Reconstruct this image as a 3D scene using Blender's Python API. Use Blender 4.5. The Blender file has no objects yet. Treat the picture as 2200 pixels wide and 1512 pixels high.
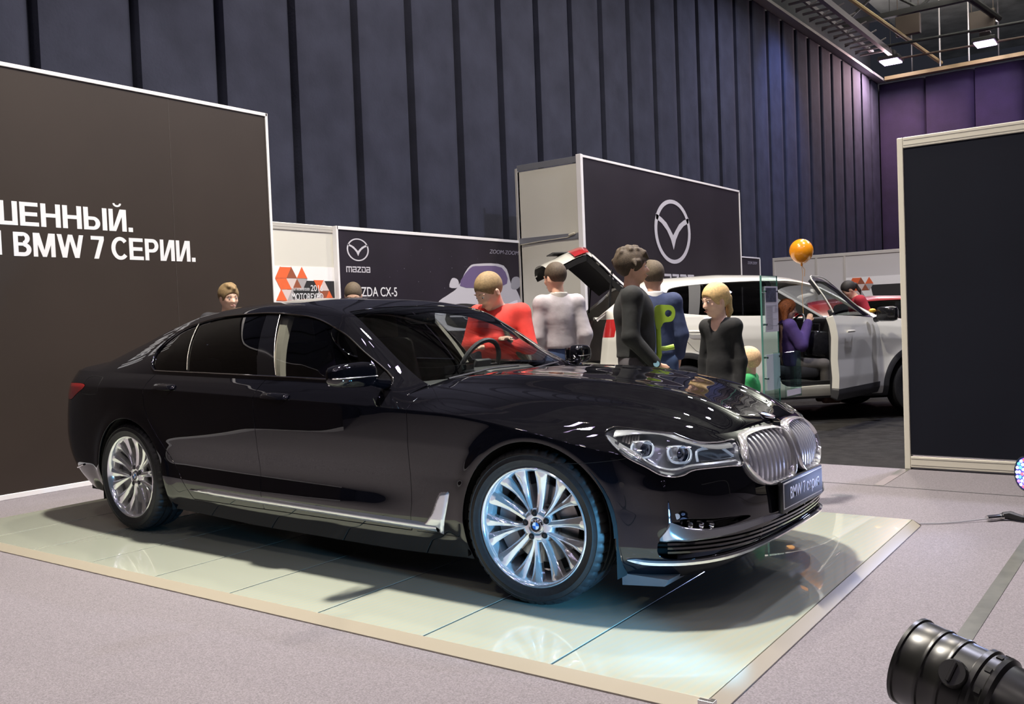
import bpy, bmesh, math, random
import numpy as np
from mathutils import Vector, Matrix, Euler
PI=math.pi
R_=math.radians
scene=bpy.context.scene
COL=scene.collection
# ------------------------------------------------------------------ camera, world, lights
CAM_F=1967.4; CAM_P=(2.370,-4.181,1.266); YAW,PITCH,ROLL=2.2120,0.0330,-0.0394
def cam_axes():
    cy,sy=math.cos(YAW),math.sin(YAW); cp,sp=math.cos(PITCH),math.sin(PITCH)
    f=Vector((cy*cp,sy*cp,-sp)); r=Vector((sy,-cy,0)); u=r.cross(f)
    cr,sr=math.cos(ROLL),math.sin(ROLL)
    return r*cr+u*sr, -r*sr+u*cr, f
def make_camera():
    r,u,f=cam_axes()
    cd=bpy.data.cameras.new('camera'); co=bpy.data.objects.new('camera',cd); COL.objects.link(co)
    M=Matrix(((r.x,u.x,-f.x,CAM_P[0]),(r.y,u.y,-f.y,CAM_P[1]),(r.z,u.z,-f.z,CAM_P[2]),(0,0,0,1)))
    co.matrix_world=M
    cd.sensor_fit='HORIZONTAL'; cd.sensor_width=36.0; cd.lens=CAM_F/2200*36
    cd.clip_start=0.05; cd.clip_end=200
    scene.camera=co
make_camera()
FZ=-0.04            # carpet level; the glass platform top is z = 0
HALL_H=9.0
wd=bpy.data.worlds.new('world'); scene.world=wd; wd.use_nodes=True
wd.node_tree.nodes['Background'].inputs[0].default_value=(0.25,0.27,0.36,1)
wd.node_tree.nodes['Background'].inputs[1].default_value=0.10
vs=scene.view_settings
scene.display_settings.display_device='sRGB'
vs.view_transform='Standard'; vs.look='None'; vs.gamma=1; vs.use_curve_mapping=False
vs.exposure=-0.55
def area_light(name,loc,size,power,color,target=None,spread=None,shape='DISK',size_y=None):
    ld=bpy.data.lights.new(name,'AREA'); ld.shape=shape; ld.size=size; ld.energy=power; ld.color=color
    if size_y: ld.size_y=size_y
    if spread: ld.spread=spread
    o=bpy.data.objects.new(name,ld); COL.objects.link(o); o.location=loc
    if target is not None:
        o.rotation_euler=(Vector(target)-Vector(loc)).to_track_quat('-Z','Y').to_euler()
    return o
def spot_light(name,loc,target,power,color,angle,blend=0.5,rad=0.08):
    ld=bpy.data.lights.new(name,'SPOT'); ld.energy=power; ld.color=color; ld.spot_size=R_(angle); ld.spot_blend=blend; ld.shadow_soft_size=rad
    o=bpy.data.objects.new(name,ld); COL.objects.link(o); o.location=loc
    o.rotation_euler=(Vector(target)-Vector(loc)).to_track_quat('-Z','Y').to_euler()
    return o
LAMPS=[]   # ceiling lamps: (x, y, power, colour); fixtures are built with the ceiling further down
WARM=(1.0,.90,.74); COOL=(.80,.80,1.0); VIO=(.62,.50,1.0)
for _x,_y,_p,_c in ((-1.7,.05,930,(1.0,.93,.82)),(3.4,-4.2,50,WARM),(-3.9,-3.6,90,WARM),(1.2,6.2,760,COOL),(-1.6,9.0,760,WARM),(5.5,1.5,110,COOL),(-3.4,16,420,COOL),(2.5,13,320,COOL),(-3.0,2.9,520,WARM),
      (.6,-7.5,90,WARM),(5.5,-7.5,60,WARM),(3.0,22,200,(.62,.30,1.0))):
    LAMPS.append((_x,_y,_p,_c))
for _i in range(5):
    for _j in range(6):
        LAMPS.append((-3.4+_i*2.7+(.9 if _j%2 else 0),-11.5+_j*2.5,6,(.72,.62,1.0)))
for _x,_y,_p,_c in LAMPS:
    area_light('lamp_light',(_x,_y,HALL_H-.35),.45 if _p>20 else .28,_p,_c,(_x,_y,0),R_(104) if _p>900 else (R_(100) if _x<-4 else None))
# stage lamps standing on the floor around the car
spot_light('stage_light',(1.66,-1.28,.22),(-.5,-1.02,.24),430,(.14,.52,.95),46,1.0,.06)
spot_light('stage_light',(1.49,2.12,.22),(.8,.1,.5),95,(.45,.55,1.0),60,.7,.08)
for _x,_y in ((-5.5,28.0),(-2.65,27.9),(-1.0,21.0)):  # points added to brighten deck and beams; only the first two are near lamps
    _l=bpy.data.lights.new('deck_beam_fill','POINT'); _l.energy=120; _l.color=(.95,.85,.9); _l.shadow_soft_size=.15; _o=bpy.data.objects.new('deck_beam_fill',_l); COL.objects.link(_o); _o.location=(_x,_y,HALL_H+.72)
spot_light('wash_light',(-3.6,19.2,9.6),(-6.3,19.6,6.4),1700,(.30,.42,1.0),60,.9,.2)
for _x,_y in ((-1.5,24.0),(2.5,18.0)):  # added upward fill that brightens the deck; no fixtures hang here
    area_light('deck_fill',(_x,_y,HALL_H+.95),2.0,1300,(.95,.95,.85),(_x,_y,HALL_H+3))
area_light('end_lamp_light',(-5.4,27.4,HALL_H+.05),.5,620,(1.0,.66,.70),(-5.6,25.5,2))
area_light('end_lamp_light',(-2.7,27.4,HALL_H+.05),.5,130,(.75,.45,1.0),(-2.7,27.4,0))

# ------------------------------------------------------------------ materials
MATS={}
def mat(name,color=(0.5,0.5,0.5),rough=0.5,metal=0.0,spec=0.5,coat=0.0,coat_rough=0.03,emit=None,emit_s=0,noise=None,bump=None,alpha=None,sheen=0):
    """noise=(scale, amount) tonal variation, bump=(scale,strength)"""
    if name in MATS: return MATS[name]
    m=bpy.data.materials.new(name); m.use_nodes=True; MATS[name]=m
    nt=m.node_tree; b=nt.nodes['Principled BSDF']
    b.inputs['Base Color'].default_value=(*color,1); b.inputs['Roughness'].default_value=rough
    b.inputs['Metallic'].default_value=metal; b.inputs['Specular IOR Level'].default_value=spec
    b.inputs['Coat Weight'].default_value=coat; b.inputs['Coat Roughness'].default_value=coat_rough
    if sheen: b.inputs['Sheen Weight'].default_value=sheen
    if emit: b.inputs['Emission Color'].default_value=(*emit,1); b.inputs['Emission Strength'].default_value=emit_s
    if noise or bump:
        tc=nt.nodes.new('ShaderNodeTexCoord')
    if noise:
        n=nt.nodes.new('ShaderNodeTexNoise'); n.inputs['Scale'].default_value=noise[0]; n.inputs['Detail'].default_value=4
        nt.links.new(tc.outputs['Object'],n.inputs['Vector'])
        r=nt.nodes.new('ShaderNodeValToRGB'); a=noise[1]
        r.color_ramp.elements[0].position=0.3; r.color_ramp.elements[1].position=0.7
        r.color_ramp.elements[0].color=(*[c*(1-a) for c in color],1); r.color_ramp.elements[1].color=(*[min(1,c*(1+a)) for c in color],1)
        nt.links.new(n.outputs['Fac'],r.inputs['Fac']); nt.links.new(r.outputs['Color'],b.inputs['Base Color'])
    if bump:
        n=nt.nodes.new('ShaderNodeTexNoise'); n.inputs['Scale'].default_value=bump[0]; n.inputs['Detail'].default_value=3
        nt.links.new(tc.outputs['Object'],n.inputs['Vector'])
        bp=nt.nodes.new('ShaderNodeBump'); bp.inputs['Strength'].default_value=bump[1]; bp.inputs['Distance'].default_value=0.01
        nt.links.new(n.outputs['Fac'],bp.inputs['Height']); nt.links.new(bp.outputs['Normal'],b.inputs['Normal'])
    return m
def glass_mat(name,tint,gloss=1.0,ior=1.5,rough=0.0):
    if name in MATS: return MATS[name]
    m=bpy.data.materials.new(name); m.use_nodes=True; MATS[name]=m; nt=m.node_tree
    for n in list(nt.nodes):
        if n.type!='OUTPUT_MATERIAL': nt.nodes.remove(n)
    out=nt.nodes['Material Output']
    tr=nt.nodes.new('ShaderNodeBsdfTransparent'); tr.inputs[0].default_value=(*tint,1)
    gl=nt.nodes.new('ShaderNodeBsdfGlossy'); gl.inputs['Roughness'].default_value=rough; gl.inputs[0].default_value=(gloss,gloss,gloss,1)
    fr=nt.nodes.new('ShaderNodeFresnel'); ge=nt.nodes.new('ShaderNodeNewGeometry'); mr=nt.nodes.new('ShaderNodeMapRange')   # thin sheet: same reflectance from both faces
    mr.inputs['To Min'].default_value=ior; mr.inputs['To Max'].default_value=1/ior
    nt.links.new(ge.outputs['Backfacing'],mr.inputs['Value']); nt.links.new(mr.outputs['Result'],fr.inputs[0])
    mx=nt.nodes.new('ShaderNodeMixShader')
    nt.links.new(fr.outputs[0],mx.inputs[0]); nt.links.new(tr.outputs[0],mx.inputs[1]); nt.links.new(gl.outputs[0],mx.inputs[2]); nt.links.new(mx.outputs[0],out.inputs[0])
    return m
PAINT=mat('black_car_paint',(0.004,0.004,0.006),0.5,0.0,0.0,coat=1.0,coat_rough=0.008)
PAINT.node_tree.nodes['Principled BSDF'].inputs['Coat IOR'].default_value=1.72
CHROME=mat('chrome',(0.80,0.81,0.83),0.06,1.0)
BRIGHT=mat('bright_trim',(.88,.88,.89),.10,.72,.5,coat=.4)
SILVG=mat('grille_silver',(.80,.80,.82),.20,.50,.5,coat=.4)
SATIN=mat('satin_aluminium',(0.72,0.71,0.69),0.22,1.0)
RUBBER=mat('tyre_rubber',(0.012,0.012,0.013),0.55,noise=(60,0.3))
BLACKP=mat('black_plastic',(0.008,0.008,0.009),0.35)
GLOSSB=mat('gloss_black',(0.004,0.004,0.005),0.06,coat=0.6)
MATTEB=mat('matte_black',(0.004,0.004,0.004),0.8)
GLASSC=glass_mat('clear_window_glass',(0.74,0.78,0.78),1.0,1.5)
GLASST=glass_mat('tinted_window_glass',(0.05,0.05,0.055),1.0,1.5)
LENS=glass_mat('lamp_lens_glass',(0.92,0.95,0.97),1.0,1.45)
# ------------------------------------------------------------------ object helpers
def tag(o,label=None,cat=None,group=None,kind=None):
    if label: o['label']=label
    if cat: o['category']=cat
    if group: o['group']=group
    if kind: o['kind']=kind
    return o
def empty(name,loc=(0,0,0),rotz=0,label=None,cat=None,group=None,parent=None):
    o=bpy.data.objects.new(name,None); COL.objects.link(o); o.location=loc; o.rotation_euler=(0,0,rotz); o.empty_display_size=0.1
    if parent: o.parent=parent
    return tag(o,label,cat,group)
def obj(name,VF,m,parent=None,smooth=True,normals=None,angle=None,loc=None,rot=None):
    V,F=VF[0],VF[1]
    me=bpy.data.meshes.new(name); me.from_pydata([tuple(map(float,v)) for v in V],[],[tuple(int(i) for i in f) for f in F]); me.update()
    if isinstance(m,(list,tuple)):
        for mm in m: me.materials.append(mm)
    elif m: me.materials.append(m)
    if smooth:
        me.shade_smooth()
        if angle is not None: me.set_sharp_from_angle(angle=R_(angle))
    if normals is not None:
        try: me.normals_split_custom_set_from_vertices([tuple(map(float,n)) for n in normals])
        except Exception as e: print('normals',name,e)
    o=bpy.data.objects.new(name,me); COL.objects.link(o)
    if parent: o.parent=parent
    if loc: o.location=loc
    if rot: o.rotation_euler=rot
    return o
class MB:
    def __init__(s): s.V=[]; s.F=[]; s.n=0
    def add(s,V,F,M=None):
        V=np.asarray(V,float)
        if M is not None: V=V@np.array(M)[:3,:3].T+np.array(M)[:3,3]
        s.V.append(V); s.F+= [tuple(i+s.n for i in f) for f in F]; s.n+=len(V); return s
    def box(s,x0,x1,y0,y1,z0,z1,M=None):
        V=[(x,y,z) for x in(x0,x1) for y in(y0,y1) for z in(z0,z1)]
        return s.add(V,[(0,1,3,2),(4,6,7,5),(0,4,5,1),(2,3,7,6),(0,2,6,4),(1,5,7,3)],M)
    def bbox(s,x0,x1,y0,y1,z0,z1,b=0.005,M=None):
        """box with chamfered edges"""
        if b*2>=min(x1-x0,y1-y0,z1-z0): b=min(x1-x0,y1-y0,z1-z0)*0.3
        bm=bmesh.new(); bmesh.ops.create_cube(bm,size=1)
        for v in bm.verts: v.co=Vector(((x0+x1)/2+v.co.x*(x1-x0),(y0+y1)/2+v.co.y*(y1-y0),(z0+z1)/2+v.co.z*(z1-z0)))
        bmesh.ops.bevel(bm,geom=bm.edges[:],offset=b,segments=2,affect='EDGES',profile=0.5)
        bm.verts.index_update(); V=[tuple(v.co) for v in bm.verts]; F=[tuple(v.index for v in f.verts) for f in bm.faces]; bm.free()
        return s.add(V,F,M)
    def tube(s,pts,rad,n=10,cap=True,M=None,closed=False):
        pts=[Vector(p) for p in pts]; m=len(pts)
        rads=rad if hasattr(rad,'__len__') else [rad]*m
        V=[];F=[]
        prev=None
        for i,p in enumerate(pts):
            if closed: t=(pts[(i+1)%m]-pts[i-1]).normalized()
            else: t=(pts[min(i+1,m-1)]-pts[max(i-1,0)]).normalized()
            if prev is None:
                a=Vector((0,0,1)) if abs(t.z)<0.9 else Vector((1,0,0)); x=t.cross(a).normalized()
            else: x=(prev-t*prev.dot(t)).normalized()
            prev=x; y=t.cross(x)
            for k in range(n):
                an=2*PI*k/n; V.append(tuple(p+(x*math.cos(an)+y*math.sin(an))*rads[i]))
        for i in range(m if closed else m-1):
            j=(i+1)%m
            for k in range(n):
                a=i*n+k;b=i*n+(k+1)%n;c=j*n+(k+1)%n;d=j*n+k; F.append((a,b,c,d))
        if cap and not closed: F.append(tuple(range(n))[::-1]); F.append(tuple((m-1)*n+k for k in range(n)))
        return s.add(V,F,M)
    def lathe(s,prof,n=48,axis='z',M=None,closed=False,a0=0,a1=2*PI):
        """prof: list of (r,h). Revolved around axis"""
        V=[];F=[];full=abs(a1-a0-2*PI)<1e-6; cnt=n if full else n+1
        for k in range(cnt):
            a=a0+(a1-a0)*k/n
            for r,h in prof:
                c,q=r*math.cos(a),r*math.sin(a)
                V.append((c,q,h) if axis=='z' else ((c,h,q) if axis=='y' else (h,c,q)))
        m=len(prof)
        for k in range(n):
            k2=(k+1)%cnt
            for i in range(m if closed else m-1):
                i2=(i+1)%m
                F.append((k*m+i,k2*m+i,k2*m+i2,k*m+i2))
        return s.add(V,F,M)
    def prism(s,poly,h0,h1,plane='xy',M=None):
        """extrude a 2D polygon; plane xy->z, xz->y, yz->x"""
        n=len(poly)
        def P(a,b,h): return (a,b,h) if plane=='xy' else ((a,h,b) if plane=='xz' else (h,a,b))
        V=[P(a,b,h0) for a,b in poly]+[P(a,b,h1) for a,b in poly]
        F=[tuple(range(n))[::-1],tuple(range(n,2*n))]+[(i,(i+1)%n,n+(i+1)%n,n+i) for i in range(n)]
        return s.add(V,F,M)
    def sphere(s,c,r,n=16,M=None,sc=(1,1,1)):
        prof=[]; V=[];F=[]
        m=n//2
        for i in range(m+1):
            th=PI*i/m
            for k in range(n):
                a=2*PI*k/n; V.append((c[0]+r*sc[0]*math.sin(th)*math.cos(a),c[1]+r*sc[1]*math.sin(th)*math.sin(a),c[2]+r*sc[2]*math.cos(th)))
        for i in range(m):
            for k in range(n): F.append((i*n+k,(i+1)*n+k,(i+1)*n+(k+1)%n,i*n+(k+1)%n))
        return s.add(V,F,M)
    def out(s): return (np.concatenate(s.V) if s.V else np.zeros((0,3)),s.F)
    def build(s,name,m,parent=None,smooth=True,angle=35,**k): 
        return obj(name,s.out(),m,parent,smooth,angle=angle,**k)
def fix_normals(o):
    bm=bmesh.new(); bm.from_mesh(o.data); bmesh.ops.recalc_face_normals(bm,faces=bm.faces[:]); bm.to_mesh(o.data); bm.free(); return o
def copy_tree(o,parent=None):
    c=o.copy(); COL.objects.link(c); c.parent=parent
    for ch in [x for x in bpy.data.objects if x.parent==o and x!=c]: copy_tree(ch,c)
    return c
#SURF_BEGIN
# ------------------------------------------------------------------ sedan body surface (numpy)
def gsm(a,sig,mode='edge'):
    n=int(sig*4)+1; k=np.exp(-0.5*(np.arange(-n,n+1)/sig)**2); k/=k.sum()
    a=np.asarray(a,float); sh=a.ndim
    if mode=='edge':      # odd reflection keeps end values and slopes
        pre=2*a[0]-a[1:n+1][::-1]; post=2*a[-1]-a[-n-1:-1][::-1]
    else:
        pre=a[1:n+1][::-1]; post=a[-n-1:-1][::-1]
    b=np.concatenate([pre,a,post])
    if sh==1: return np.convolve(b,k,'valid')
    return np.stack([np.convolve(b[:,i],k,'valid') for i in range(a.shape[1])],1)
def curve1(knots,sig=0.08,step=0.01):
    kx=np.array([k[0] for k in knots],float); ky=np.array([k[1] for k in knots],float)
    o=np.argsort(kx); kx,ky=kx[o],ky[o]
    X=np.arange(kx[0],kx[-1]+step,step); Y=gsm(np.interp(X,kx,ky),max(sig/step,.3))
    return lambda x: np.interp(x,X,Y)
# base plan outline: nose centre -> right side -> tail centre, (x, half width)
PLAN=[(.885,0),(.880,.15),(.868,.30),(.845,.45),(.800,.58),(.735,.69),(.64,.785),(.50,.86),(.33,.905),(.12,.93),(-.1,.942),(-.5,.948),(-1.2,.951),(-2.0,.951),(-2.8,.951),(-3.2,.951),(-3.5,.942),(-3.8,.915),(-4.04,.885),(-4.20,.82),(-4.285,.70),(-4.325,.50),(-4.345,.30),(-4.35,.15),(-4.353,0)]
def _plan():
    P=np.array(PLAN); d=np.r_[0,np.cumsum(np.hypot(*np.diff(P,axis=0).T))]
    S=np.linspace(0,d[-1],1400); X=np.interp(S,d,P[:,0]); Y=np.interp(S,d,P[:,1]); st=S[1]
    n=int(.06/st)
    # even reflection for x, odd for y
    k=np.exp(-0.5*(np.arange(-4*n,4*n+1)/n)**2); k/=k.sum(); m=4*n
    Xp=np.r_[X[1:m+1][::-1],X,X[-m-1:-1][::-1]]; Yp=np.r_[-Y[1:m+1][::-1],Y,-Y[-m-1:-1][::-1]]
    X=np.convolve(Xp,k,'valid'); Y=np.convolve(Yp,k,'valid')
    d=np.r_[0,np.cumsum(np.hypot(np.diff(X),np.diff(Y)))]
    return d,X,Y
PS,PX,PY=_plan(); SMAX=PS[-1]
def plan_at(s):
    x=np.interp(s,PS,PX); y=np.interp(s,PS,PY)
    e=.004; tx=np.interp(s+e,PS,PX)-np.interp(s-e,PS,PX); ty=np.interp(s+e,PS,PY)-np.interp(s-e,PS,PY)
    l=np.hypot(tx,ty); nx,ny=-ty/l,tx/l     # outward normal (right side drawn with +y, mirrored later)
    return x,y,-nx,-ny
def s_of_x(x): # side x -> s
    i=np.searchsorted(-PX,-np.asarray(x)); return np.interp(-np.asarray(x),-PX,PS)
S_F=float(s_of_x(.45)); S_R=float(s_of_x(-3.95))
# heights along s : bottom, crease, top
z_bot=curve1([(0,.225),(.3,.215),(.6,.175),(.9,.155),(1.25,.16),(1.6,.16),(2.1,.145),(2.4,.138),(3.5,.145),(4.5,.18),(5.0,.19),(5.4,.22),(5.8,.27),(SMAX,.27)],.06)
z_cre=curve1([(0,.655),(.3,.645),(.6,.63),(.8,.64),(1.1,.69),(1.4,.765),(1.9,.845),(2.6,.875),(3.4,.90),(4.2,.925),(4.8,.935),(5.3,.93),(5.8,.93),(SMAX,.94)],.12)
z_top=curve1([(0,.755),(.3,.742),(.45,.738),(.7,.750),(.95,.778),(1.2,.806),(1.7,.858),(2.1,.892),(2.32,.93),(2.55,.968),(3.0,.984),(3.6,.997),(4.2,1.012),(4.6,1.022),(5.0,1.03),(5.35,1.035),(5.7,1.04),(SMAX,1.05)],.07)
# inset by normalised height v
SIDE=np.array([(0,.085),(.05,.062),(.10,.040),(.17,.022),(.22,.012),(.30,.012),(.45,.012),(.62,.004),(.80,.0015),(.82,.008),(.88,.026),(.94,.046),(1.0,.070)])
FRNT=np.array([(0,.075),(.06,.030),(.15,.006),(.25,0),(.40,.004),(.60,.014),(.72,.024),(.82,.040),(.90,.060),(.96,.090),(1.0,.125)])
REAR=np.array([(0,.20),(.06,.12),(.15,.055),(.28,.012),(.40,0),(.55,.010),(.70,.028),(.82,.050),(.92,.075),(1.0,.100)])
QRT=np.array([(0,.085),(.05,.062),(.10,.040),(.17,.022),(.22,.012),(.30,.010),(.45,.004),(.62,.002),(.74,.008),(.82,.022),(.90,.050),(1.0,.100)])
VG=np.linspace(0,1,401)
def _ins(T,sg): return gsm(np.interp(VG,T[:,0],T[:,1]),sg)
I_S=_ins(SIDE,3.2); I_F=_ins(FRNT,14); I_R=_ins(REAR,12); I_Q=_ins(QRT,8)
def sstep(a,b,x): t=np.clip((x-a)/(b-a),0,1); return t*t*(3-2*t)
WF=dict(x=.02,z=.345,r=.392); WR=dict(x=-3.185,z=.350,r=.390)
def body_xyz(s,v):
    s=np.asarray(s,float); v=np.asarray(v,float)
    x,y,nx,ny=plan_at(s)
    zb,zc,zt=z_bot(s),z_cre(s),z_top(s)
    z=np.where(v<.8,zb+(zc-zb)*v/.8,zc+(zt-zc)*(v-.8)/.2)
    wf=1-sstep(.55,1.35,s); wr=sstep(5.25,6.0,s); wq=sstep(4.4,5.3,s)*(1-wr)
    ws=1-wf-wr-wq
    ins=wf*np.interp(v,VG,I_F)+wr*np.interp(v,VG,I_R)+wq*np.interp(v,VG,I_Q)+ws*np.interp(v,VG,I_S)
    # front fender top rolls further inwards
    ins=ins+.028*np.clip((v-.8)/.2,0,1)**1.5*sstep(2.5,2.0,s) if False else ins+.03*np.clip((v-.8)/.2,0,1)**1.5*(1-sstep(1.9,2.5,s))*sstep(.5,1.2,s)
    # wheel arch swelling
    for w in (WF,WR):
        d=np.hypot(x-w['x'],z-w['z']); ins=ins-.012*np.exp(-((d-w['r']-.01)/.055)**2)*(y>.6)
    # upright crease at the bumper corner
    ins=ins-.016*np.exp(-np.abs((s-.885)/.045)**1.5)*sstep(.33,.40,z)*(1-sstep(.54,.60,z))
    # waist hollow of the doors above the sill
    ins=ins+.012*np.exp(-((z-.47)/.10)**2)*sstep(2.0,2.5,s)*(1-sstep(4.1,4.5,s))
    return np.stack([x-nx*ins,y-ny*ins,z],-1)
# hood heights
h_c=curve1([(-1.1,.965),(-.85,.985),(-.6,1.010),(-.3,1.000),(0,.978),(.25,.942),(.45,.900),(.58,.862),(.68,.822),(.74,.785),(.765,.757),(.8,.73)],.09)
def hood_xyz(s,tau):
    """loft across the car between the two fender edges; s runs along the edge from nose to cowl"""
    e=body_xyz(s,np.ones_like(s)); x,yE,zE=e[...,0],e[...,1],e[...,2]
    a=np.abs(tau); zc=np.maximum(h_c(x),zE)
    z=zc-(zc-zE)*a**2.7
    y=tau*yE; ay=np.abs(y)
    yc=np.interp(x,[-1.0,0,.8],[.50,.43,.26]); amp=np.interp(x,[-1.0,-.7,-.2,.5,.7,.78],[0,.006,.018,.020,.010,0])
    g=amp*np.exp(-((ay-yc)/.09)**2)-amp*.7*np.exp(-((ay-yc-.15)/.08)**2)-.35*amp*np.exp(-(ay/.16)**2)
    z=z+g*(1-a**4)
    return np.stack([x,y,z],-1)
# cabin (x stations)
c_zr=curve1([(-.60,.95),(-.74,1.005),(-.98,1.145),(-1.2,1.265),(-1.42,1.375),(-1.6,1.425),(-1.85,1.455),(-2.2,1.468),(-2.6,1.455),(-2.9,1.425),(-3.2,1.365),(-3.5,1.27),(-3.75,1.175),(-3.95,1.11),(-4.1,1.085)],.05)
c_ze=curve1([(-.60,.91),(-.80,.955),(-.98,1.05),(-1.2,1.20),(-1.41,1.335),(-1.55,1.377),(-1.85,1.41),(-2.2,1.420),(-2.6,1.402),(-2.9,1.368),(-3.2,1.297),(-3.5,1.19),(-3.75,1.095),(-4.1,1.05)],.04)
c_wr=curve1([(-.60,.80),(-.80,.775),(-.98,.735),(-1.2,.69),(-1.41,.640),(-1.6,.612),(-2.0,.598),(-2.5,.592),(-2.9,.585),(-3.2,.59),(-3.45,.63),(-3.7,.70),(-4.0,.74)],.05)
_rs=np.linspace(0,SMAX,1500)
RING=body_xyz(_rs,np.ones(1500))
_m=(_rs>.9)&(_rs<SMAX-.75)
_o=np.argsort(RING[_m][:,0]); RX,RY,RZ=RING[_m][_o].T
def c_zb(x): return np.interp(x,RX,RZ)
def c_wb(x): return np.interp(x,RX,RY)
def cabin_xyz(x,t):
    """t 0..0.5 centre to corner, .5..1 corner down to belt"""
    x=np.asarray(x,float); t=np.asarray(t,float)
    zr,ze,wr,wb,zb=c_zr(x),c_ze(x),c_wr(x),c_wb(x),c_zb(x)
    a=np.clip(t/.5,0,1); b=np.clip((t-.5)/.5,0,1)
    y1=wr*a; z1=zr-(zr-ze)*a**2.6
    h=np.maximum(ze-zb,.0)
    y2=wr+(wb-wr)*b+ .035*4*b*(1-b)*np.clip(h/.35,0,1); z2=ze+(zb-ze)*b
    y=np.where(t<=.5,y1,y2); z=np.where(t<=.5,z1,z2)
    return np.stack([x+0*t,y,z],-1)
def grid(fn,U,Vv,smooth_rows=None):
    UU,VV=np.meshgrid(U,Vv,indexing='ij'); P=fn(UU,VV)
    if smooth_rows:
        k=smooth_rows; ker=np.exp(-0.5*(np.arange(-3*k,3*k+1)/k)**2); ker/=ker.sum(); m=3*k
        # blur along v, even at t=0 in z / odd in y, linear extrapolation at the end
        Q=P.copy()
        for c in range(3):
            a=P[:,:,c]; pre=a[:,1:m+1][:,::-1]*(-1 if c==1 else 1); post=2*a[:,-1:]-a[:,-m-1:-1][:,::-1]
            b=np.concatenate([pre,a,post],1)
            Q[:,:,c]=np.apply_along_axis(lambda r:np.convolve(r,ker,'valid'),1,b)
        P=Q
    nu,nv=UU.shape
    du=np.gradient(P,axis=0); dv=np.gradient(P,axis=1); N=np.cross(du,dv); N/=np.maximum(np.linalg.norm(N,axis=-1,keepdims=True),1e-12)
    idx=np.arange(nu*nv).reshape(nu,nv)
    F=np.stack([idx[:-1,:-1],idx[1:,:-1],idx[1:,1:],idx[:-1,1:]],-1).reshape(-1,4)
    return dict(P=P.reshape(-1,3),N=N.reshape(-1,3),F=F,U=UU.ravel(),V=VV.ravel())
#SURF_END
# ------------------------------------------------------------------ surface cutting
def sdpoly(px,py,poly):
    """signed distance, positive inside"""
    P=np.asarray(poly,float); n=len(P); d=np.full(px.shape,1e9); ins=np.zeros(px.shape,bool)
    for i in range(n):
        ax,ay=P[i];bx,by=P[(i+1)%n]; ex,ey=bx-ax,by-ay
        t=np.clip(((px-ax)*ex+(py-ay)*ey)/(ex*ex+ey*ey+1e-12),0,1)
        d=np.minimum(d,np.hypot(px-ax-t*ex,py-ay-t*ey))
        c=((ay>py)!=(by>py))&(px<ex*(py-ay)/(ey if abs(ey)>1e-12 else 1e-12)+ax); ins^=c
    return np.where(ins,d,-d)
def spl(poly,k=6,closed=True):
    """round a polygon with a Catmull-Rom curve"""
    P=[np.array(p,float) for p in poly]; n=len(P); out=[]
    rng=n if closed else n-1
    for i in range(rng):
        p0,p1,p2,p3=(P[(i-1)%n],P[i],P[(i+1)%n],P[(i+2)%n]) if closed else (P[max(i-1,0)],P[i],P[i+1],P[min(i+2,n-1)])
        for j in range(k):
            t=j/k; out.append(tuple(0.5*((2*p1)+(-p0+p2)*t+(2*p0-5*p1+4*p2-p3)*t*t+(-p0+3*p1-3*p2+p3)*t**3)))
    if not closed: out.append(tuple(P[-1]))
    return out
def clip(G,f):
    """keep the part of a surface where f>0 (f given at every vertex)"""
    P,N,F=G['P'],G['N'],G['F']; keep=f>0
    extra=[k for k in G if k in('U','V')]
    if isinstance(F,np.ndarray) and F.shape[1]==4 and 'tail' not in G: quads=F; rest=[]
    else: quads=None; rest=F
    newP=[];newN=[];newU=[];newV=[];cache={}; outF=[]
    if quads is not None:
        k=keep[quads]; full=quads[k.all(1)]; mixed=quads[k.any(1)&~k.all(1)]
        outF=full.tolist(); todo=mixed.tolist()
    else:
        todo=[]
        for fc in rest:
            ks=[keep[i] for i in fc]
            if all(ks): outF.append(list(fc))
            elif any(ks): todo.append(fc)
    base=len(P)
    def cut(a,b):
        key=(a,b) if a<b else (b,a)
        if key not in cache:
            t=f[a]/(f[a]-f[b]); cache[key]=base+len(newP)
            newP.append(P[a]+(P[b]-P[a])*t); newN.append(N[a]+(N[b]-N[a])*t)
            newU.append(G['U'][a]+(G['U'][b]-G['U'][a])*t); newV.append(G['V'][a]+(G['V'][b]-G['V'][a])*t)
        return cache[key]
    for fc in todo:
        o=[]; m=len(fc)
        for i in range(m):
            a,b=fc[i],fc[(i+1)%m]
            if keep[a]: o.append(a)
            if keep[a]!=keep[b]: o.append(cut(a,b))
        if len(o)>=3: outF.append(o)
    if newP:
        P=np.vstack([P,newP]);N=np.vstack([N,newN]); U=np.r_[G['U'],newU];V=np.r_[G['V'],newV]
    else: U,V=G['U'],G['V']
    used=np.zeros(len(P),bool)
    for fc in outF: used[fc]=True
    mp=np.cumsum(used)-1
    outF=[[int(mp[i]) for i in fc] for fc in outF]
    N=N[used]; N=N/np.maximum(np.linalg.norm(N,axis=1,keepdims=True),1e-9)
    return dict(P=P[used],N=N,F=outF,U=U[used],V=V[used],tail=1)
def boundary(F):
    cnt={}
    for fc in F:
        m=len(fc)
        for i in range(m):
            a,b=fc[i],fc[(i+1)%m]
            if (b,a) in cnt: del cnt[(b,a)]
            else: cnt[(a,b)]=1
    return list(cnt)
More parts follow.
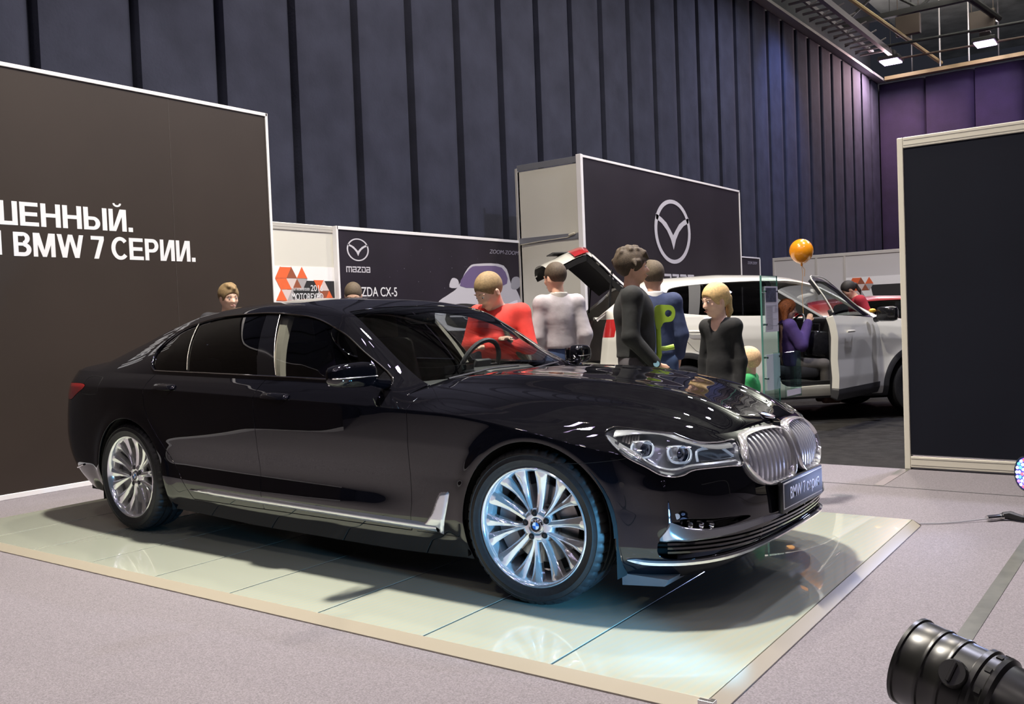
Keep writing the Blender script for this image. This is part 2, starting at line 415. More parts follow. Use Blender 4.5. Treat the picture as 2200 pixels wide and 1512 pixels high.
def flange(G,depth=.010,lip=.0018):
    """turn the cut edges of a panel inwards so it has thickness and a lit edge radius"""
    P,N,F=G['P'],G['N'],[list(f) for f in G['F']]
    B=boundary(F); idx={}; T={}
    for a,b in B:
        e=P[b]-P[a]; l=np.linalg.norm(e)
        if l<1e-9: continue
        for v in (a,b):
            o=np.cross(e/l,N[v]); T.setdefault(v,[]).append(o)
    nP=[];nN=[];base=len(P)
    for v,os in T.items():
        o=np.sum(os,0); o/=max(np.linalg.norm(o),1e-9); n=N[v]
        idx[v]=base+len(nP)
        nP+= [P[v]+o*lip*.7-n*lip*.3, P[v]+o*lip-n*lip, P[v]+o*lip-n*depth]
        nN+= [n*.72+o*.69, o*.97+n*.2, o]
    for a,b in B:
        if a in idx and b in idx:
            ia,ib=idx[a],idx[b]
            F.append([b,a,ia,ib]); F.append([ib,ia,ia+1,ib+1]); F.append([ib+1,ia+1,ia+2,ib+2])
    return dict(P=np.vstack([P,nP]),N=np.vstack([N,nN]),F=F)
def mirrored(G):
    P=G['P'].copy();P[:,1]*=-1;N=G['N'].copy();N[:,1]*=-1
    return dict(P=P,N=N,F=[list(f)[::-1] for f in (G['F'].tolist() if isinstance(G['F'],np.ndarray) else G['F'])])
def orient(G):
    """make stored normals point the way faces wind"""
    F=G['F']; f0=[F[i] for i in range(0,len(F),max(1,len(F)//50))]; s=0
    for fc in f0:
        a,b,c=G['P'][fc[0]],G['P'][fc[1]],G['P'][fc[2]]; s+=np.sign(np.dot(np.cross(b-a,c-a),G['N'][fc[0]]))
    if s<0: G['N']=-G['N']
    return G
def panel(name,G,m,parent,side,fl=True,depth=.010):
    if not len(G['F']): return None
    G=orient(G)
    if fl: G=flange(G,depth)
    if side<0: G=mirrored(G)
    return obj(name,(G['P'],G['F']),m,parent,normals=G['N'])
def outward(G):
    """flip so normals point away from the car centre line"""
    s=(G['N']*np.array([0,1,.3])*np.sign(G['P']*[1,1,0]+[0,.001,1])).sum()
    if s<0: G['N']=-G['N']; G['F']=G['F'][:,::-1].copy()
    return G
# ------------------------------------------------------------------ luxury sedan
BODY=outward(grid(body_xyz,np.linspace(0,SMAX,720),np.linspace(0,1,150)))
CAB=outward(grid(cabin_xyz,np.linspace(-.72,-4.02,420),np.linspace(0,1,150),smooth_rows=3))
if True:
    H=grid(hood_xyz,np.linspace(0.001,2.3,300),np.linspace(-1,1,201))
    if H['N'][:,2].sum()<0: H['N']=-H['N']; H['F']=H['F'][:,::-1].copy()
DLO=spl([(-.905,.985),(-1.161,1.131),(-1.376,1.248),(-1.646,1.332),(-2.0,1.370),(-2.30,1.374),(-2.59,1.362),(-2.86,1.318),(-3.00,1.258),(-3.060,1.17),(-3.025,1.09),(-2.96,1.050),(-2.88,1.040),(-2.4,1.028),(-1.9,1.014),(-1.4,1.0),(-1.02,.988)],5)
DLO=[p for p in DLO if True]
def line_x(z,a,b): return a[0]+(b[0]-a[0])*(z-a[1])/(b[1]-a[1])
HEADL=spl([(1.150,.775),(1.10,.798),(1.0,.802),(.877,.790),(.78,.752),(.68,.722),(.56,.714),(.455,.712),(.47,.66),(.478,.613),(.56,.616),(.738,.618),(.80,.600),(.85,.595),(.905,.608),(.958,.638),(1.031,.675),(1.10,.722)],4)
KID=spl([(.030,.700),(.060,.728),(.17,.737),(.30,.733),(.385,.722),(.425,.692),(.455,.645),(.452,.607),(.415,.558),(.35,.520),(.26,.503),(.13,.503),(.070,.517),(.036,.56)],4)
FOG=spl([(.86,.408),(.80,.420),(.68,.412),(.52,.405),(.46,.392),(.55,.377),(.70,.367),(.79,.372),(.835,.388)],4)
INT=spl([(.905,.335),(.79,.330),(.614,.332),(.38,.333),(.28,.345),(.15,.352),(0.0,.354),(-.2,.354),(-.2,.262),(0,.262),(.30,.262),(.50,.262),(.70,.250),(.86,.245),(.915,.265),(.925,.30)],4)
def arch_f(x,z,w,e=0):
    d=np.hypot(x-w['x'],z-w['z'])-(w['r']+e)
    low=np.abs(x-w['x'])-(w['r']+e)
    return np.where(z<w['z'],low,d)
def build_sedan():
    car=empty('luxury_sedan',(0,0,.002),0,'black luxury sedan with chrome kidney grille parked on the lit glass floor platform','car')
    P=BODY['P']; x,y,z=P.T; s=BODY['U']; v=BODY['V']
    # openings in the half body
    f=np.minimum(arch_f(x,z,WF),arch_f(x,z,WR))
    front=(s<1.6)
    hl=np.where(front,sdpoly(s,z,HEADL),-1); kd=np.where(front,sdpoly(s,z,KID),-1)
    fg=np.where(front,sdpoly(s,z,FOG),-1); it=np.where(front,sdpoly(s,z,INT),-1)
    tl=sdpoly(s,z,spl([(5.28,.93),(5.33,.955),(5.6,.955),(5.9,.95),(6.2,.94),(6.2,.90),(5.9,.875),(5.62,.845),(5.5,.84),(5.40,.88)],4))
    # doors in (x,z)
    zt=z_top(s)
    zb=.262+0*x
    fr=[(-.695,1.2),(-.715,.965),(-.69,.94),(-.697,.85),(-.70,.65),(-.70,.40),(-.72,.262)]
    mid=[(-1.80,1.2),(-1.83,1.0),(-1.865,.93),(-1.868,.84),(-1.862,.63),(-1.855,.262)]
    rr=[(-2.88,1.2),(-2.915,1.03),(-2.955,.97),(-2.97,.90),(-2.963,.82),(-2.925,.74),(-2.85,.65),(-2.73,.52),(-2.63,.40),(-2.56,.30),(-2.53,.262)]
    door_f=fr+mid[::-1]; door_r=mid+rr[::-1]
    g=.0028
    df=sdpoly(x,z,door_f); dr=sdpoly(x,z,door_r)
    side=(s>1.9)&(s<5.2)
    df=np.where(side,df,-1); dr=np.where(side,dr,-1)
    cap=sdpoly(x,z,[(-3.78,.90),(-3.56,.90),(-3.53,.93),(-3.535,.985),(-3.57,1.005),(-3.77,1.005),(-3.80,.97),(-3.81,.92)]) ; cap=np.where(side,cap,-1)
    # bumper / fender split line
    bs=(x-(.335+.30*np.clip((.66-z)/.3,0,2)*0))  # vertical plane behind the headlight
    bl=np.minimum(-(np.abs(z-(.655-.10*(.46-x)))-.0)*1,0)*0
    fb=np.minimum.reduce([f,-hl,-kd,-fg,-it,-tl,-df-g,-dr-g])
    gb=clip(BODY,fb)
    for sd in (-1,1):
        panel('body_shell',gb,PAINT,car,sd)
        panel('door',clip(BODY,np.minimum.reduce([df-g,f])),PAINT,car,sd)['label']='black front door'
        panel('door',clip(BODY,np.minimum.reduce([dr-g,f])),PAINT,car,sd)['label']='black rear door'
    # seam lines of bumper, fuel flap and sill : fine dark grooves laid in the paint
    def groove(pts,r=.0022,name='panel_seam',m=MATTEB):
        b=MB(); 
        for sd in (-1,1): b.tube([(p[0],p[1]*sd,p[2]) for p in pts],r,5,cap=False)
        return b
    def on_body(sz):
        ss=np.array([a for a,b in sz]);zz=np.array([b for a,b in sz])
        zbm,zc,zt_=z_bot(ss),z_cre(ss),z_top(ss)
        vv=np.where(zz<zc,(zz-zbm)/(zc-zbm)*.8,.8+(zz-zc)/(zt_-zc)*.2)
        return body_xyz(ss,np.clip(vv,0,1))
    seam=MB()
    for sz in ([(1.04,.675),(1.15,.66),(1.3,.648),(1.42,.640)],
               [(float(s_of_x(-3.55)),.905),(float(s_of_x(-3.56)),.985),(float(s_of_x(-3.60)),1.0),(float(s_of_x(-3.76)),1.0),(float(s_of_x(-3.80)),.97),(float(s_of_x(-3.81)),.91),(float(s_of_x(-3.78)),.885),(float(s_of_x(-3.58)),.885),(float(s_of_x(-3.55)),.905)],
               [(2.20,.262),(2.12,.262),(1.935,.262)],
               [(.72,.555),(.60,.56),(.58,.52),(.58,.49)]):
        sz=spl(sz,6,False); q=on_body(sz)
        for sd in (-1,1): seam=MB(); seam.tube([(a,b*sd,c) for a,b,c in q],.0016,5,cap=False); seam.build('panel_seam',MATTEB,car)
    # far and near openings filled from behind
    inner=MB()
    keepi=clip(BODY,np.minimum(f-.004,v-.02)*1.0)
    for sd in (1,-1):
        G=dict(P=keepi['P']-orient(dict(keepi))['N']*0,N=keepi['N'],F=keepi['F'],U=0,V=0)
        off=orient(dict(keepi)); Pn=off['P']-off['N']*np.where((off['U']<1.25)[:,None],.085,.016); Pn=Pn.copy()
        if sd<0: Pn[:,1]*=-1; inner.add(Pn,[q[::-1] for q in off['F']])
        else: inner.add(Pn,off['F'])
    inner.build('inner_structure',MATTEB,car,angle=None)
    # hood, cowl
    hx,hy,hz=H['P'].T; ay=np.abs(hy)
    xr=np.interp(ay,[0,.2,.4,.6,.68,.9],[-.53,-.535,-.57,-.68,-.75,-1.2])
    diag=((.85-ay)*(-.79+.56)-( -.56-hx)*(.68-.85)*-1)  # sign helper replaced below
    ax_,ay_,bx_,by_=-.56,.858,-.78,.675
    dl=((bx_-ax_)*(ay-ay_)-(by_-ay_)*(hx-ax_))/math.hypot(bx_-ax_,by_-ay_)   # >0 inside
    dl=np.where(hx<-.53,dl,1.0)
    fh=np.minimum.reduce([hx-xr,dl,1-np.abs(H['V'])+0*hx+.001])-g*.5
    nk=sdpoly(ay,hz,[(a,b+.012) for a,b in KID])
    gh=clip(H,np.minimum(fh,-np.where(hx>.70,nk,-1)))
    hood=panel('hood',gh,PAINT,car,1)
    gc=clip(H,np.minimum(-dl-.002,np.where(hx<-.5,1,-1)))
    for sg in (-1,1):
        gq=clip(H,np.minimum(np.minimum(-dl-.002,np.where(hx<-.5,1,-1)),hy*sg-.3))
        if len(gq['F']): panel('fender_top',gq,PAINT,car,1)
    cw=clip(H,np.where(hx<-.45,xr+.03-hx,-1)); 
    cw=orient(cw); cw['P']=cw['P']-np.array([0,0,.003]); obj('cowl',(cw['P'],cw['F']),PAINT,car,normals=cw['N'])
    cb=MB(); cb.box(-1.0,-.60,-.70,.70,.86,.93); cb.build('cowl',MATTEB,car)
    # cabin -----------------------------------------------------------
    cx,cy,cz=CAB['P'].T; t=CAB['V']
    sidem=t>.5
    dlo=np.where(sidem,sdpoly(cx,cz,DLO),-1)
    # windscreen region in (x,t)
    xt=-1.452-.0*cy**2+.035*(1-np.clip(cy/.57,0,1)**2)*0
    wsF=np.minimum.reduce([(.455-t)*1.3, cx-(-1.462+.02*(cy/.57)**2*0)+0*cy, -.745-cx+0*cy-.0])
    wsF=np.where(t<.5,wsF,-1)
    rwF=np.where(t<.5,np.minimum.reduce([(.45-t)*1.3,-2.98-cx-.25*np.clip(t,0,.45)**2,cx+3.72]),-1)
    shell=np.minimum.reduce([-dlo,-wsF,-rwF,-.76-cx])
    gs=clip(CAB,shell)
    for sd in (-1,1): panel('roof_and_pillars',gs,PAINT,car,sd,depth=.02)
    # glass
    ws=orient(clip(CAB,wsF+.004)); 
    wm=MB(); wm.add(ws['P']-ws['N']*.003,ws['F']); Q=mirrored(ws); wm.add(Q['P']-Q['N']*.003,Q['F'])
    wsN=np.vstack([ws['N'],Q['N']]); w=wm.out(); obj('windshield',w,GLASSC,car,normals=wsN)
    rw=orient(clip(CAB,rwF+.004)); wm=MB(); wm.add(rw['P']-rw['N']*.003,rw['F']); Q=mirrored(rw); wm.add(Q['P']-Q['N']*.003,Q['F']); obj('rear_window',wm.out(),GLASST,car,normals=np.vstack([rw['N'],Q['N']]))
    b1=[(-1.99,1.40),(-1.735,.98)]; b2=[(-2.115,1.40),(-1.905,.98)]; q1=[(-2.80,1.36),(-2.578,1.0)]
    def sd_line(a,b,side_):
        l=math.hypot(b[0]-a[0],b[1]-a[1]); return side_*((b[0]-a[0])*(cz-a[1])-(b[1]-a[1])*(cx-a[0]))/l
    s1=sd_line(*b1,1.);s2=sd_line(*b2,1.);s3=sd_line(*q1,1.)
    if True:
        # orientation test: positive = forward side
        def fwd(sn,a): return sn if ((a[1][0]-a[0][0])*(1.2-a[0][1])-(a[1][1]-a[0][1])*(-1.0-a[0][0]))>0 else -sn
        s1,s2,s3=fwd(s1,b1),fwd(s2,b2),fwd(s3,q1)
    tri=-.98-.0*cx-cx+ (cz-.985)*-.0
    for nm,ff,m,lab in (('side_window',np.minimum.reduce([dlo-.004,s1-.006,-1.0-cx]),GLASSC,'clear front side window'),
                    ('side_window',np.minimum.reduce([dlo-.004,-s2-.006,s3-.005]),GLASST,'dark tinted rear side window'),
                    ('quarter_window',np.minimum.reduce([dlo-.004,-s3-.005]),GLASST,None)):
        gg=orient(clip(CAB,ff))
        for sd in (-1,1):
            G=gg if sd>0 else mirrored(gg)
            o=obj(nm,(G['P']-G['N']*.008,G['F']),m,car,normals=G['N'])
            if lab: o['label']=lab
    for gp in [orient(clip(CAB,np.minimum(dlo+.003,q_))) for q_ in (np.minimum(-s1,s2),np.minimum(s3,-s3)+.006,cx+1.0)]:
      for sd in (-1,1):
        G=gp if sd>0 else mirrored(gp); obj('window_pillar',(G['P']-G['N']*.005,G['F']),GLOSSB,car,normals=G['N'])
    # chrome strips: outline of the windows and pillar edges, projected on the cabin side
    def on_cab(xz,off=.004):
        xz=np.array(xz); X=xz[:,0];Z=xz[:,1]; out=[]
        ts=np.linspace(.5,1,120)
        for a,b in zip(X,Z):
            c=cabin_xyz(np.full(120,a),ts); i=np.argmin(np.abs(c[:,2]-b)); j=np.interp(b,c[::-1,2],c[::-1,1]); out.append((a,j+off,b))
        return out
    dl3=on_cab(DLO,.003)
    for sd in (-1,1):
        m_=MB(); m_.tube([(a,b*sd,c) for a,b,c in dl3],.0042,6,closed=True); m_.build('window_trim',CHROME,car)
        pz=np.linspace(.99,1.36,14)
        for (a,b),r in ((b1,.0017),(q1,.002)):
            pts=on_cab([(line_x(zz,a,b),zz) for zz in pz if sdpoly(np.array([line_x(zz,a,b)]),np.array([zz]),DLO)[0]>-.004],-.001)
            m_=MB(); m_.tube([(p[0],p[1]*sd,p[2]) for p in pts],r,6); m_.build('window_trim',mat('pillar_strip_grey',(.22,.21,.19),.35,.5),car)
    # shut line of the door frames seen on the pillar
    for sd in (-1,1):
        pts=on_cab([(line_x(zz,(-1.985,1.40),(-1.80,.98)),zz) for zz in np.linspace(.99,1.35,10)],-.045); V=[];F=[]
        for a,b,c in pts: V+=[(a-.06,b*sd,c),(a+.045,b*sd,c),(a+.045,(b-.04)*sd,c)]
        for i in range(9): F+=[(3*i,3*i+1,3*i+4,3*i+3),(3*i+1,3*i+2,3*i+5,3*i+4)]
        obj('pillar_trim',(V,F),mat('beige_trim',(.22,.195,.155),.7),car,smooth=False)
    # trunk deck
    def trunk(s_,tau):
        e=body_xyz(s_,np.ones_like(s_)); xx,yE,zE=e[...,0],e[...,1],e[...,2]; a=np.abs(tau)
        zc=np.maximum(np.interp(xx,[-4.25,-4.1,-3.9],[1.05,1.075,1.10]),zE); return np.stack([xx,tau*yE,zc-(zc-zE)*a**3],-1)
    T=grid(trunk,np.linspace(5.47,SMAX-.001,80),np.linspace(-1,1,60))
    T['N']*=np.sign(T['N'][:,2].sum()); 
    obj('trunk_lid',(T['P'],T['F']),PAINT,car)
    # underbody, wheel wells
    u=MB(); u.box(-4.1,.60,-.70,.70,.17,.30); u.box(-2.7,-.42,-.86,.86,.165,.25); u.build('underbody',MATTEB,car)
    for sd in (-1,1):
        for w in (WF,WR):
            b=MB(); n=24
            for i in range(n):
                a0=PI*i/n;a1=PI*(i+1)/n;r=w['r']+.012
                b.add([(w['x']+r*math.cos(a),sd*yy,w['z']+r*math.sin(a)) for a in(a0,a1) for yy in (.55,.915)],[(0,1,3,2)])
            for q in (-1,1): b.add([(w['x']+q*(w['r']+.012),sd*yy,zz) for zz in(w['z'],.17) for yy in (.55,.90)],[(0,1,3,2)])
            b.prism([(w['x']+(w['r']+.012)*math.cos(a),w['z']+(w['r']+.012)*math.sin(a)) for a in np.linspace(0,PI,20)]+[(w['x']-w['r'],.17),(w['x']+w['r'],.17)],sd*.50,sd*.56,'xz')
            b.build('wheel_well',MATTEB,car)
    # chrome sill strip with upright fin ahead of the front door
    def strip(x0,x1,za,zb_,proud,n=40):
        b=[]
        for i in range(n+1):
            X=x0+(x1-x0)*i/n; b.append(X)
        return b
    for sd in (-1,1):
        m_=MB(); Xs=np.linspace(-2.545,-.545,60); prof=[(0,-.002),(.003,.009),(.016,.013),(.034,.010),(.042,-.002)]
        V=[];ss=s_of_x(Xs); zl=np.interp(Xs,[-2.545,-2.3,-.545],[.318,.298,.272])
        for i,X in enumerate(Xs):
            sc=min(1,max(.12,(X+2.545)/.20*1.0))
            for dz,o in prof:
                p=on_body([(ss[i],zl[i]+dz*sc)])[0]; V.append((p[0],(p[1]+o)*sd,p[2]))
        k=len(prof); F=[(i*k+j,(i+1)*k+j,(i+1)*k+j+1,i*k+j+1) for i in range(len(Xs)-1) for j in range(k-1)]
        m_.add(V,F if sd>0 else [q[::-1] for q in F]); 
        m_.build('sill_trim',BRIGHT,car,angle=60)
        fin=spl([(-.455,.462),(-.475,.472),(-.510,.468),(-.530,.445),(-.565,.375),(-.60,.330),(-.64,.305),(-.64,.292),(-.545,.292),(-.540,.272),(-.528,.266),(-.512,.272)],4)
        G=clip(BODY,np.where(side,sdpoly(x,z,fin),-1)); G=orient(G)
        dd=sdpoly(G['P'][:,0],G['P'][:,2],fin); G['P']=G['P']+G['N']*(np.minimum(dd,.008)/.008*.010)[:,None]
        if sd<0: G=mirrored(G)
        obj('vent_trim',(G['P'],G['F']),BRIGHT,car)
    return car,on_body,on_cab
def glyph(text,size,loc,rot,m,parent,name,ext=.002,font=None,sx=1.0,shear=0,align='CENTER',bold=0.0,spacing=1.0):
    cu=bpy.data.curves.new(name,'FONT'); cu.body=text; cu.size=size; cu.extrude=ext; cu.align_x=align; cu.align_y='CENTER'; cu.offset=bold; cu.shear=shear; cu.space_character=spacing
    o=bpy.data.objects.new(name,cu); COL.objects.link(o)
    bpy.context.view_layer.update()
    me=bpy.data.meshes.new_from_object(o); bpy.data.objects.remove(o)
    me.materials.clear(); me.materials.append(m)
    q=bpy.data.objects.new(name,me); COL.objects.link(q); 
    if parent: q.parent=parent
    q.matrix_local=Matrix.Translation(loc)@rot.to_4x4()@Matrix.Diagonal((sx,1,1,1))
    return q
def basis(xa,ya):
    xa=Vector(xa).normalized(); ya=Vector(ya); ya=(ya-xa*ya.dot(xa)).normalized(); za=xa.cross(ya)
    return Matrix((xa,ya,za)).transposed()
def roundel(parent,loc,nrm,up,r,name='roundel_badge'):
    """round badge: chrome ring, black band, four blue and white quadrants, three letters"""
    up=Vector(up); n=Vector(nrm).normalized(); xa=up.cross(n).normalized(); B=basis(xa,up); M=Matrix.Translation(loc)@B.to_4x4()
    b=MB(); b.lathe([(0.001,0),(r*.92,0),(r*.95,r*.10),(r,r*.10),(r*1.03,0),(r*1.03,-r*.1)],32,'z',M); base=b.build(name,CHROME,parent)
    k=MB(); k.lathe([(r*.60,r*.05),(r*.92,r*.05)],32,'z',M); k.build('badge_band',BLACKP,base)
    for q,c in enumerate(('blue','white','blue','white')):
        k=MB(); pts=[(0,0)]+[(r*.60*math.cos(a),r*.60*math.sin(a)) for a in np.linspace(q*PI/2,(q+1)*PI/2,7)]
        k.prism(pts,r*.02,r*.06,'xy',M); k.build('badge_quadrant',mat('badge_'+c,(.02,.16,.55) if c=='blue' else (.85,.87,.9),.25),base,smooth=False)
    for a,ch in ((125,'B'),(90,'M'),(55,'W')):
        p=Vector((r*.76*math.cos(R_(a)),r*.76*math.sin(R_(a)),r*.055)); g=glyph(ch,r*.36,M@p,B@Matrix.Rotation(R_(a-90),3,'Z'),CHROME,base,'badge_letter',ext=r*.01,bold=r*.01)
    return base
def make_wheel(parent,loc,side,steer=0):
    """built with its outer face towards -y, turned round for the far side"""
    W=empty('wheel',loc,parent=parent)
    W.rotation_euler=(0,0,steer+(0 if side<0 else PI))
    # tyre
    prof=[(.262,-.100),(.268,-.112),(.285,-.121),(.300,-.1245),(.302,-.1262),(.304,-.1245),(.322,-.121),(.324,-.1225),(.326,-.119),(.340,-.110),(.3475,-.098),(.3505,-.085)]
    rows=[(.3510,-.074),(.3515,-.058),(.3445,-.057),(.3445,-.047),(.3520,-.046),(.3522,-.012),(.3450,-.011),(.3450,.001),(.3522,.002)]
    half=prof+rows; full=half+[(r,-h+.0) for r,h in half[:-2][::-1]]
    n=240; V=[];F=[];m=len(full)
    for k in range(n):
        a=2*PI*k/n
        for i,(r,h) in enumerate(full):
            if abs(h)>.055 and r>.339 and k%5==0: r=r-.006
            V.append((r*math.cos(a),h,r*math.sin(a)))
    for k in range(n):
        k2=(k+1)%n
        for i in range(m-1): F.append((k*m+i,k*m+i+1,k2*m+i+1,k2*m+i))
    tyre=fix_normals(obj('tyre',(V,F),RUBBER,W,angle=40))
    # rim barrel and lip
    b=MB(); b.lathe([(.2635,-.098),(.2685,-.108),(.2685,-.114),(.264,-.117),(.258,-.114),(.2535,-.104),(.248,-.094),(.243,-.072),(.238,-.03),(.232,.03),(.240,.09),(.262,.105)],96,'y')
    hubm=[(.001,-.066),(.030,-.066),(.033,-.070),(.040,-.074),(.058,-.074),(.074,-.068),(.080,-.055),(.080,-.03)]
    b.lathe(hubm,60,'y')
    ch=mat('polished_alloy',(.92,.92,.94),.12,.76,.5,coat=.8)
    rim=fix_normals(b.build('rim',ch,W,angle=50)); 
    # spokes: five groups of one wide blade and one V pair
    def spoke(a0,a1,w0,w1,name='spoke'):
        V=[];F=[];S=14
        for i in range(S+1):
            t=i/S; r=.055+(.2515-.055)*t; a=a0+(a1-a0)*(t**.8); w=w0+(w1-w0)*(.12*t+.88*t**2.6)
            y=-.070-.012*math.sin(t*PI*.5)-.014*t**2 + .012*math.sin(t*PI)
            hw=w/2/r
            ridge=.0045*(1-t)+.007*t
            ev=min(1,(1-t)*9+.25)
            for da,yy in ((-hw*.92,.040),(-hw,.004),(-hw*.80,0.0),(-hw*.1,-ridge*ev),(hw*.80,0.0),(hw,.004),(hw*.92,.040)):
                V.append((r*math.cos(a+da),y+yy,r*math.sin(a+da)))
        k=7
        for i in range(S):
            for j in range(k-1): F.append((i*k+j,(i+1)*k+j,(i+1)*k+j+1,i*k+j+1))
            F.append((i*k+k-1,(i+1)*k+k-1,(i+1)*k,i*k))
        F.append(tuple(range(k))); F.append(tuple(S*k+j for j in range(k))[::-1])
        return fix_normals(obj(name,(V,F),ch,W,angle=28))
    ph=R_(8)
    for g in range(5):
        c=ph+g*2*PI/5
        spoke(c,c,.030,.066)
        spoke(c+R_(34.5),c+R_(25),.017,.060); spoke(c+R_(37.5),c+R_(47),.017,.060)
        bb=MB(); a=c+R_(18); M=Matrix.Translation((.056*math.cos(a),-.074,.056*math.sin(a)))
        bb.lathe([(.001,-.004),(.006,-.004),(.0085,.001),(.0085,.006)],12,'y',M); bb.lathe([(.010,.0008),(.014,-.002),(.0155,.002)],16,'y',M)
        bb.build('wheel_bolt',mat('dark_steel',(.08,.08,.09),.3,1.0),W)
        # dark bolt well
        bb=MB(); bb.lathe([(.001,.0005),(.0125,.0005)],16,'y',Matrix.Translation((.056*math.cos(a),-.0755,.056*math.sin(a)))); bb.build('bolt_well',MATTEB,W)
    bb=MB(); bb.lathe([(.001,-.078),(.028,-.078),(.033,-.074),(.034,-.066)],32,'y'); cap=bb.build('hub_cap',CHROME,W)
    rb=roundel(W,(0,-.079,0),(0,-1,0),(0,0,1),.028); rb.name='roundel_badge'
    d=MB(); d.lathe([(.05,-.02),(.085,-.02),(.09,-.004),(.178,-.004),(.180,.0),(.180,.024),(.178,.028),(.09,.028)],64,'y'); d.build('brake_disc',mat('brake_disc_steel',(.34,.32,.31),.32,1.0,noise=(18,.2)),W,angle=40)
    c=MB()
    V=[];A=np.linspace(R_(-35),R_(35),9) if True else None
    c.prism([(r*math.cos(a),r*math.sin(a)) for r,AA in((.215,A),(.13,A[::-1])) for a in AA],-.035,.05,'xz',Matrix.Rotation(R_(165),4,'Y'))
    c.build('brake_caliper',mat('caliper_grey',(.20,.20,.21),.4,.6),W)
    # weight bump: small valve and dark inner drum
    q=MB(); q.lathe([(.001,.05),(.226,.05),(.228,.09)],40,'y'); q.build('wheel_back',MATTEB,W)
    return W
def finish_sedan(car,on_body,on_cab):
    def nrm(s): 
        _,_,nx,ny=plan_at(np.array([s])); return Vector((float(nx[0]),float(ny[0]),0))
    def ob(s,z,off=0,sd=-1):
        p=on_body([(s,z)])[0]; n=nrm(s); q=Vector(p)+n*off; return Vector((q.x,q.y*sd,q.z))
    # kidneys --------------------------------------------------------
    KD=[(max(a,.012),b) for a,b in KID]; cs=np.mean([k[0] for k in KD]); cz_=np.mean([k[1] for k in KD])
    darkg=mat('grille_black',(.006,.006,.007),.5)
    for sd in (-1,1):
        V=[];F=[];prof=[(1.05,-.004),(1.06,.010),(1.03,.024),(.965,.026),(.925,.012),(.915,-.030)]
        n=len(KD)
        for (a,b) in KD:
            for sc,off in prof:
                V.append(tuple(ob(cs+(a-cs)*sc,cz_+(b-cz_)*sc,off,sd)))
        k=len(prof)
        for i in range(n):
            j=(i+1)%n
            for q in range(k-1): F.append((i*k+q,j*k+q,j*k+q+1,i*k+q+1))
        fr=fix_normals(obj('kidney_frame',(V,F),BRIGHT,car,angle=70)); fr['label']='chrome kidney grille frame'
        # recess
        V=[tuple(ob(cs+(a-cs)*.96,cz_+(b-cz_)*.96,-.055,sd)) for a,b in KD]+[tuple(ob(cs,cz_,-.06,sd))]
        obj('grille_back',(V,[(i,(i+1)%n,n) for i in range(n)]),MATTEB,car)
        poly=np.array([(cs+(a-cs)*.94,cz_+(b-cz_)*.94) for a,b in KD])
        for s0 in np.linspace(.062,.425,10):
            zz=np.linspace(.48,.76,200); ins=sdpoly(np.full(200,s0),zz,poly)>0
            if not ins.any(): continue
            z0,z1=zz[ins].min(),zz[ins].max()
            V=[];F=[];M_=12
            for i in range(M_+1):
                z=z0+(z1-z0)*i/M_; bow=.012*math.sin(PI*i/M_)
                for ds,off in ((-.0015,-.045),(-.0058,-.014),(-.0052,.004+bow),(.0052,.004+bow),(.0058,-.014),(.0015,-.045)):
                    V.append(tuple(ob(s0+ds*1.45,z,off-.004,sd)))
            for i in range(M_):
                for j in range(5): F.append((i*6+j,(i+1)*6+j,(i+1)*6+j+1,i*6+j+1))
            sl=fix_normals(obj('grille_slat',(V,F),SILVG,fr,angle=45))
    # headlights -------------------------------------------------------
    lampw=mat('headlight_guide',(.80,.86,.95),.18,.3,emit=(.55,.75,1.0),emit_s=.22)  # weak emission added to brighten the tubes; the headlights are not clearly lit
    for sd in (-1,1):
        n=len(HEADL); c0=(.80,.70)
        # housing bowl
        V=[];F=[]
        prof=[(1.0,-.004),(.97,-.022),(.93,-.05),(.8,-.07),(.4,-.08)]
        for a,b in HEADL:
            for sc,off in prof: V.append(tuple(ob(c0[0]+(a-c0[0])*sc,c0[1]+(b-c0[1])*sc,off,sd)))
        k=len(prof); V.append(tuple(ob(c0[0],c0[1],-.08,sd)))
        for i in range(n):
            j=(i+1)%n
            for q in range(k-1): F.append((i*k+q,j*k+q,j*k+q+1,i*k+q+1))
            F.append((i*k+k-1,j*k+k-1,n*k))
        H=fix_normals(obj('headlight',(V,F),mat('headlight_housing',(.52,.53,.56),.20,.55),car,angle=60)); H['label']='clear headlight with chrome trim and bright tubes'
        g=orient(clip(BODY,np.where(BODY['U']<1.6,sdpoly(BODY['U'],BODY['P'][:,2],HEADL),-1)-.001))
        G=g if sd>0 else mirrored(g); obj('headlight_lens',(G['P'],G['F']),LENS,H,normals=G['N'])
        # chrome rim line round the lens
        b=MB(); b.tube([ob(a,bz,.001,sd) for a,bz in HEADL],.0035,6,closed=True); b.build('lens_surround',CHROME,H)
        def band(pts,w,dep,m,nm,lift=0):
            """strip following (s,z) points"""
            V=[];F=[]
            for i,(a,b_) in enumerate(pts):
                V+= [tuple(ob(a,b_+w/2,dep,sd)),tuple(ob(a,b_+w*.2,dep+.010,sd)),tuple(ob(a,b_-w*.3,dep+.010,sd)),tuple(ob(a,b_-w/2,dep-.012,sd))]
            for i in range(len(pts)-1):
                for j in range(3): F.append((i*4+j,(i+1)*4+j,(i+1)*4+j+1,i*4+j+1))
            return fix_normals(obj(nm,(V,F),m,H,angle=40))
        band(spl([(1.11,.768),(1.0,.776),(.88,.768),(.76,.735),(.62,.700),(.49,.694)],6,False),.030,-.012,BRIGHT,'brow_trim')
        band(spl([(1.08,.725),(1.0,.685),(.93,.640),(.85,.617),(.75,.628),(.62,.628),(.50,.626)],6,False),.020,-.010,BRIGHT,'lower_trim')
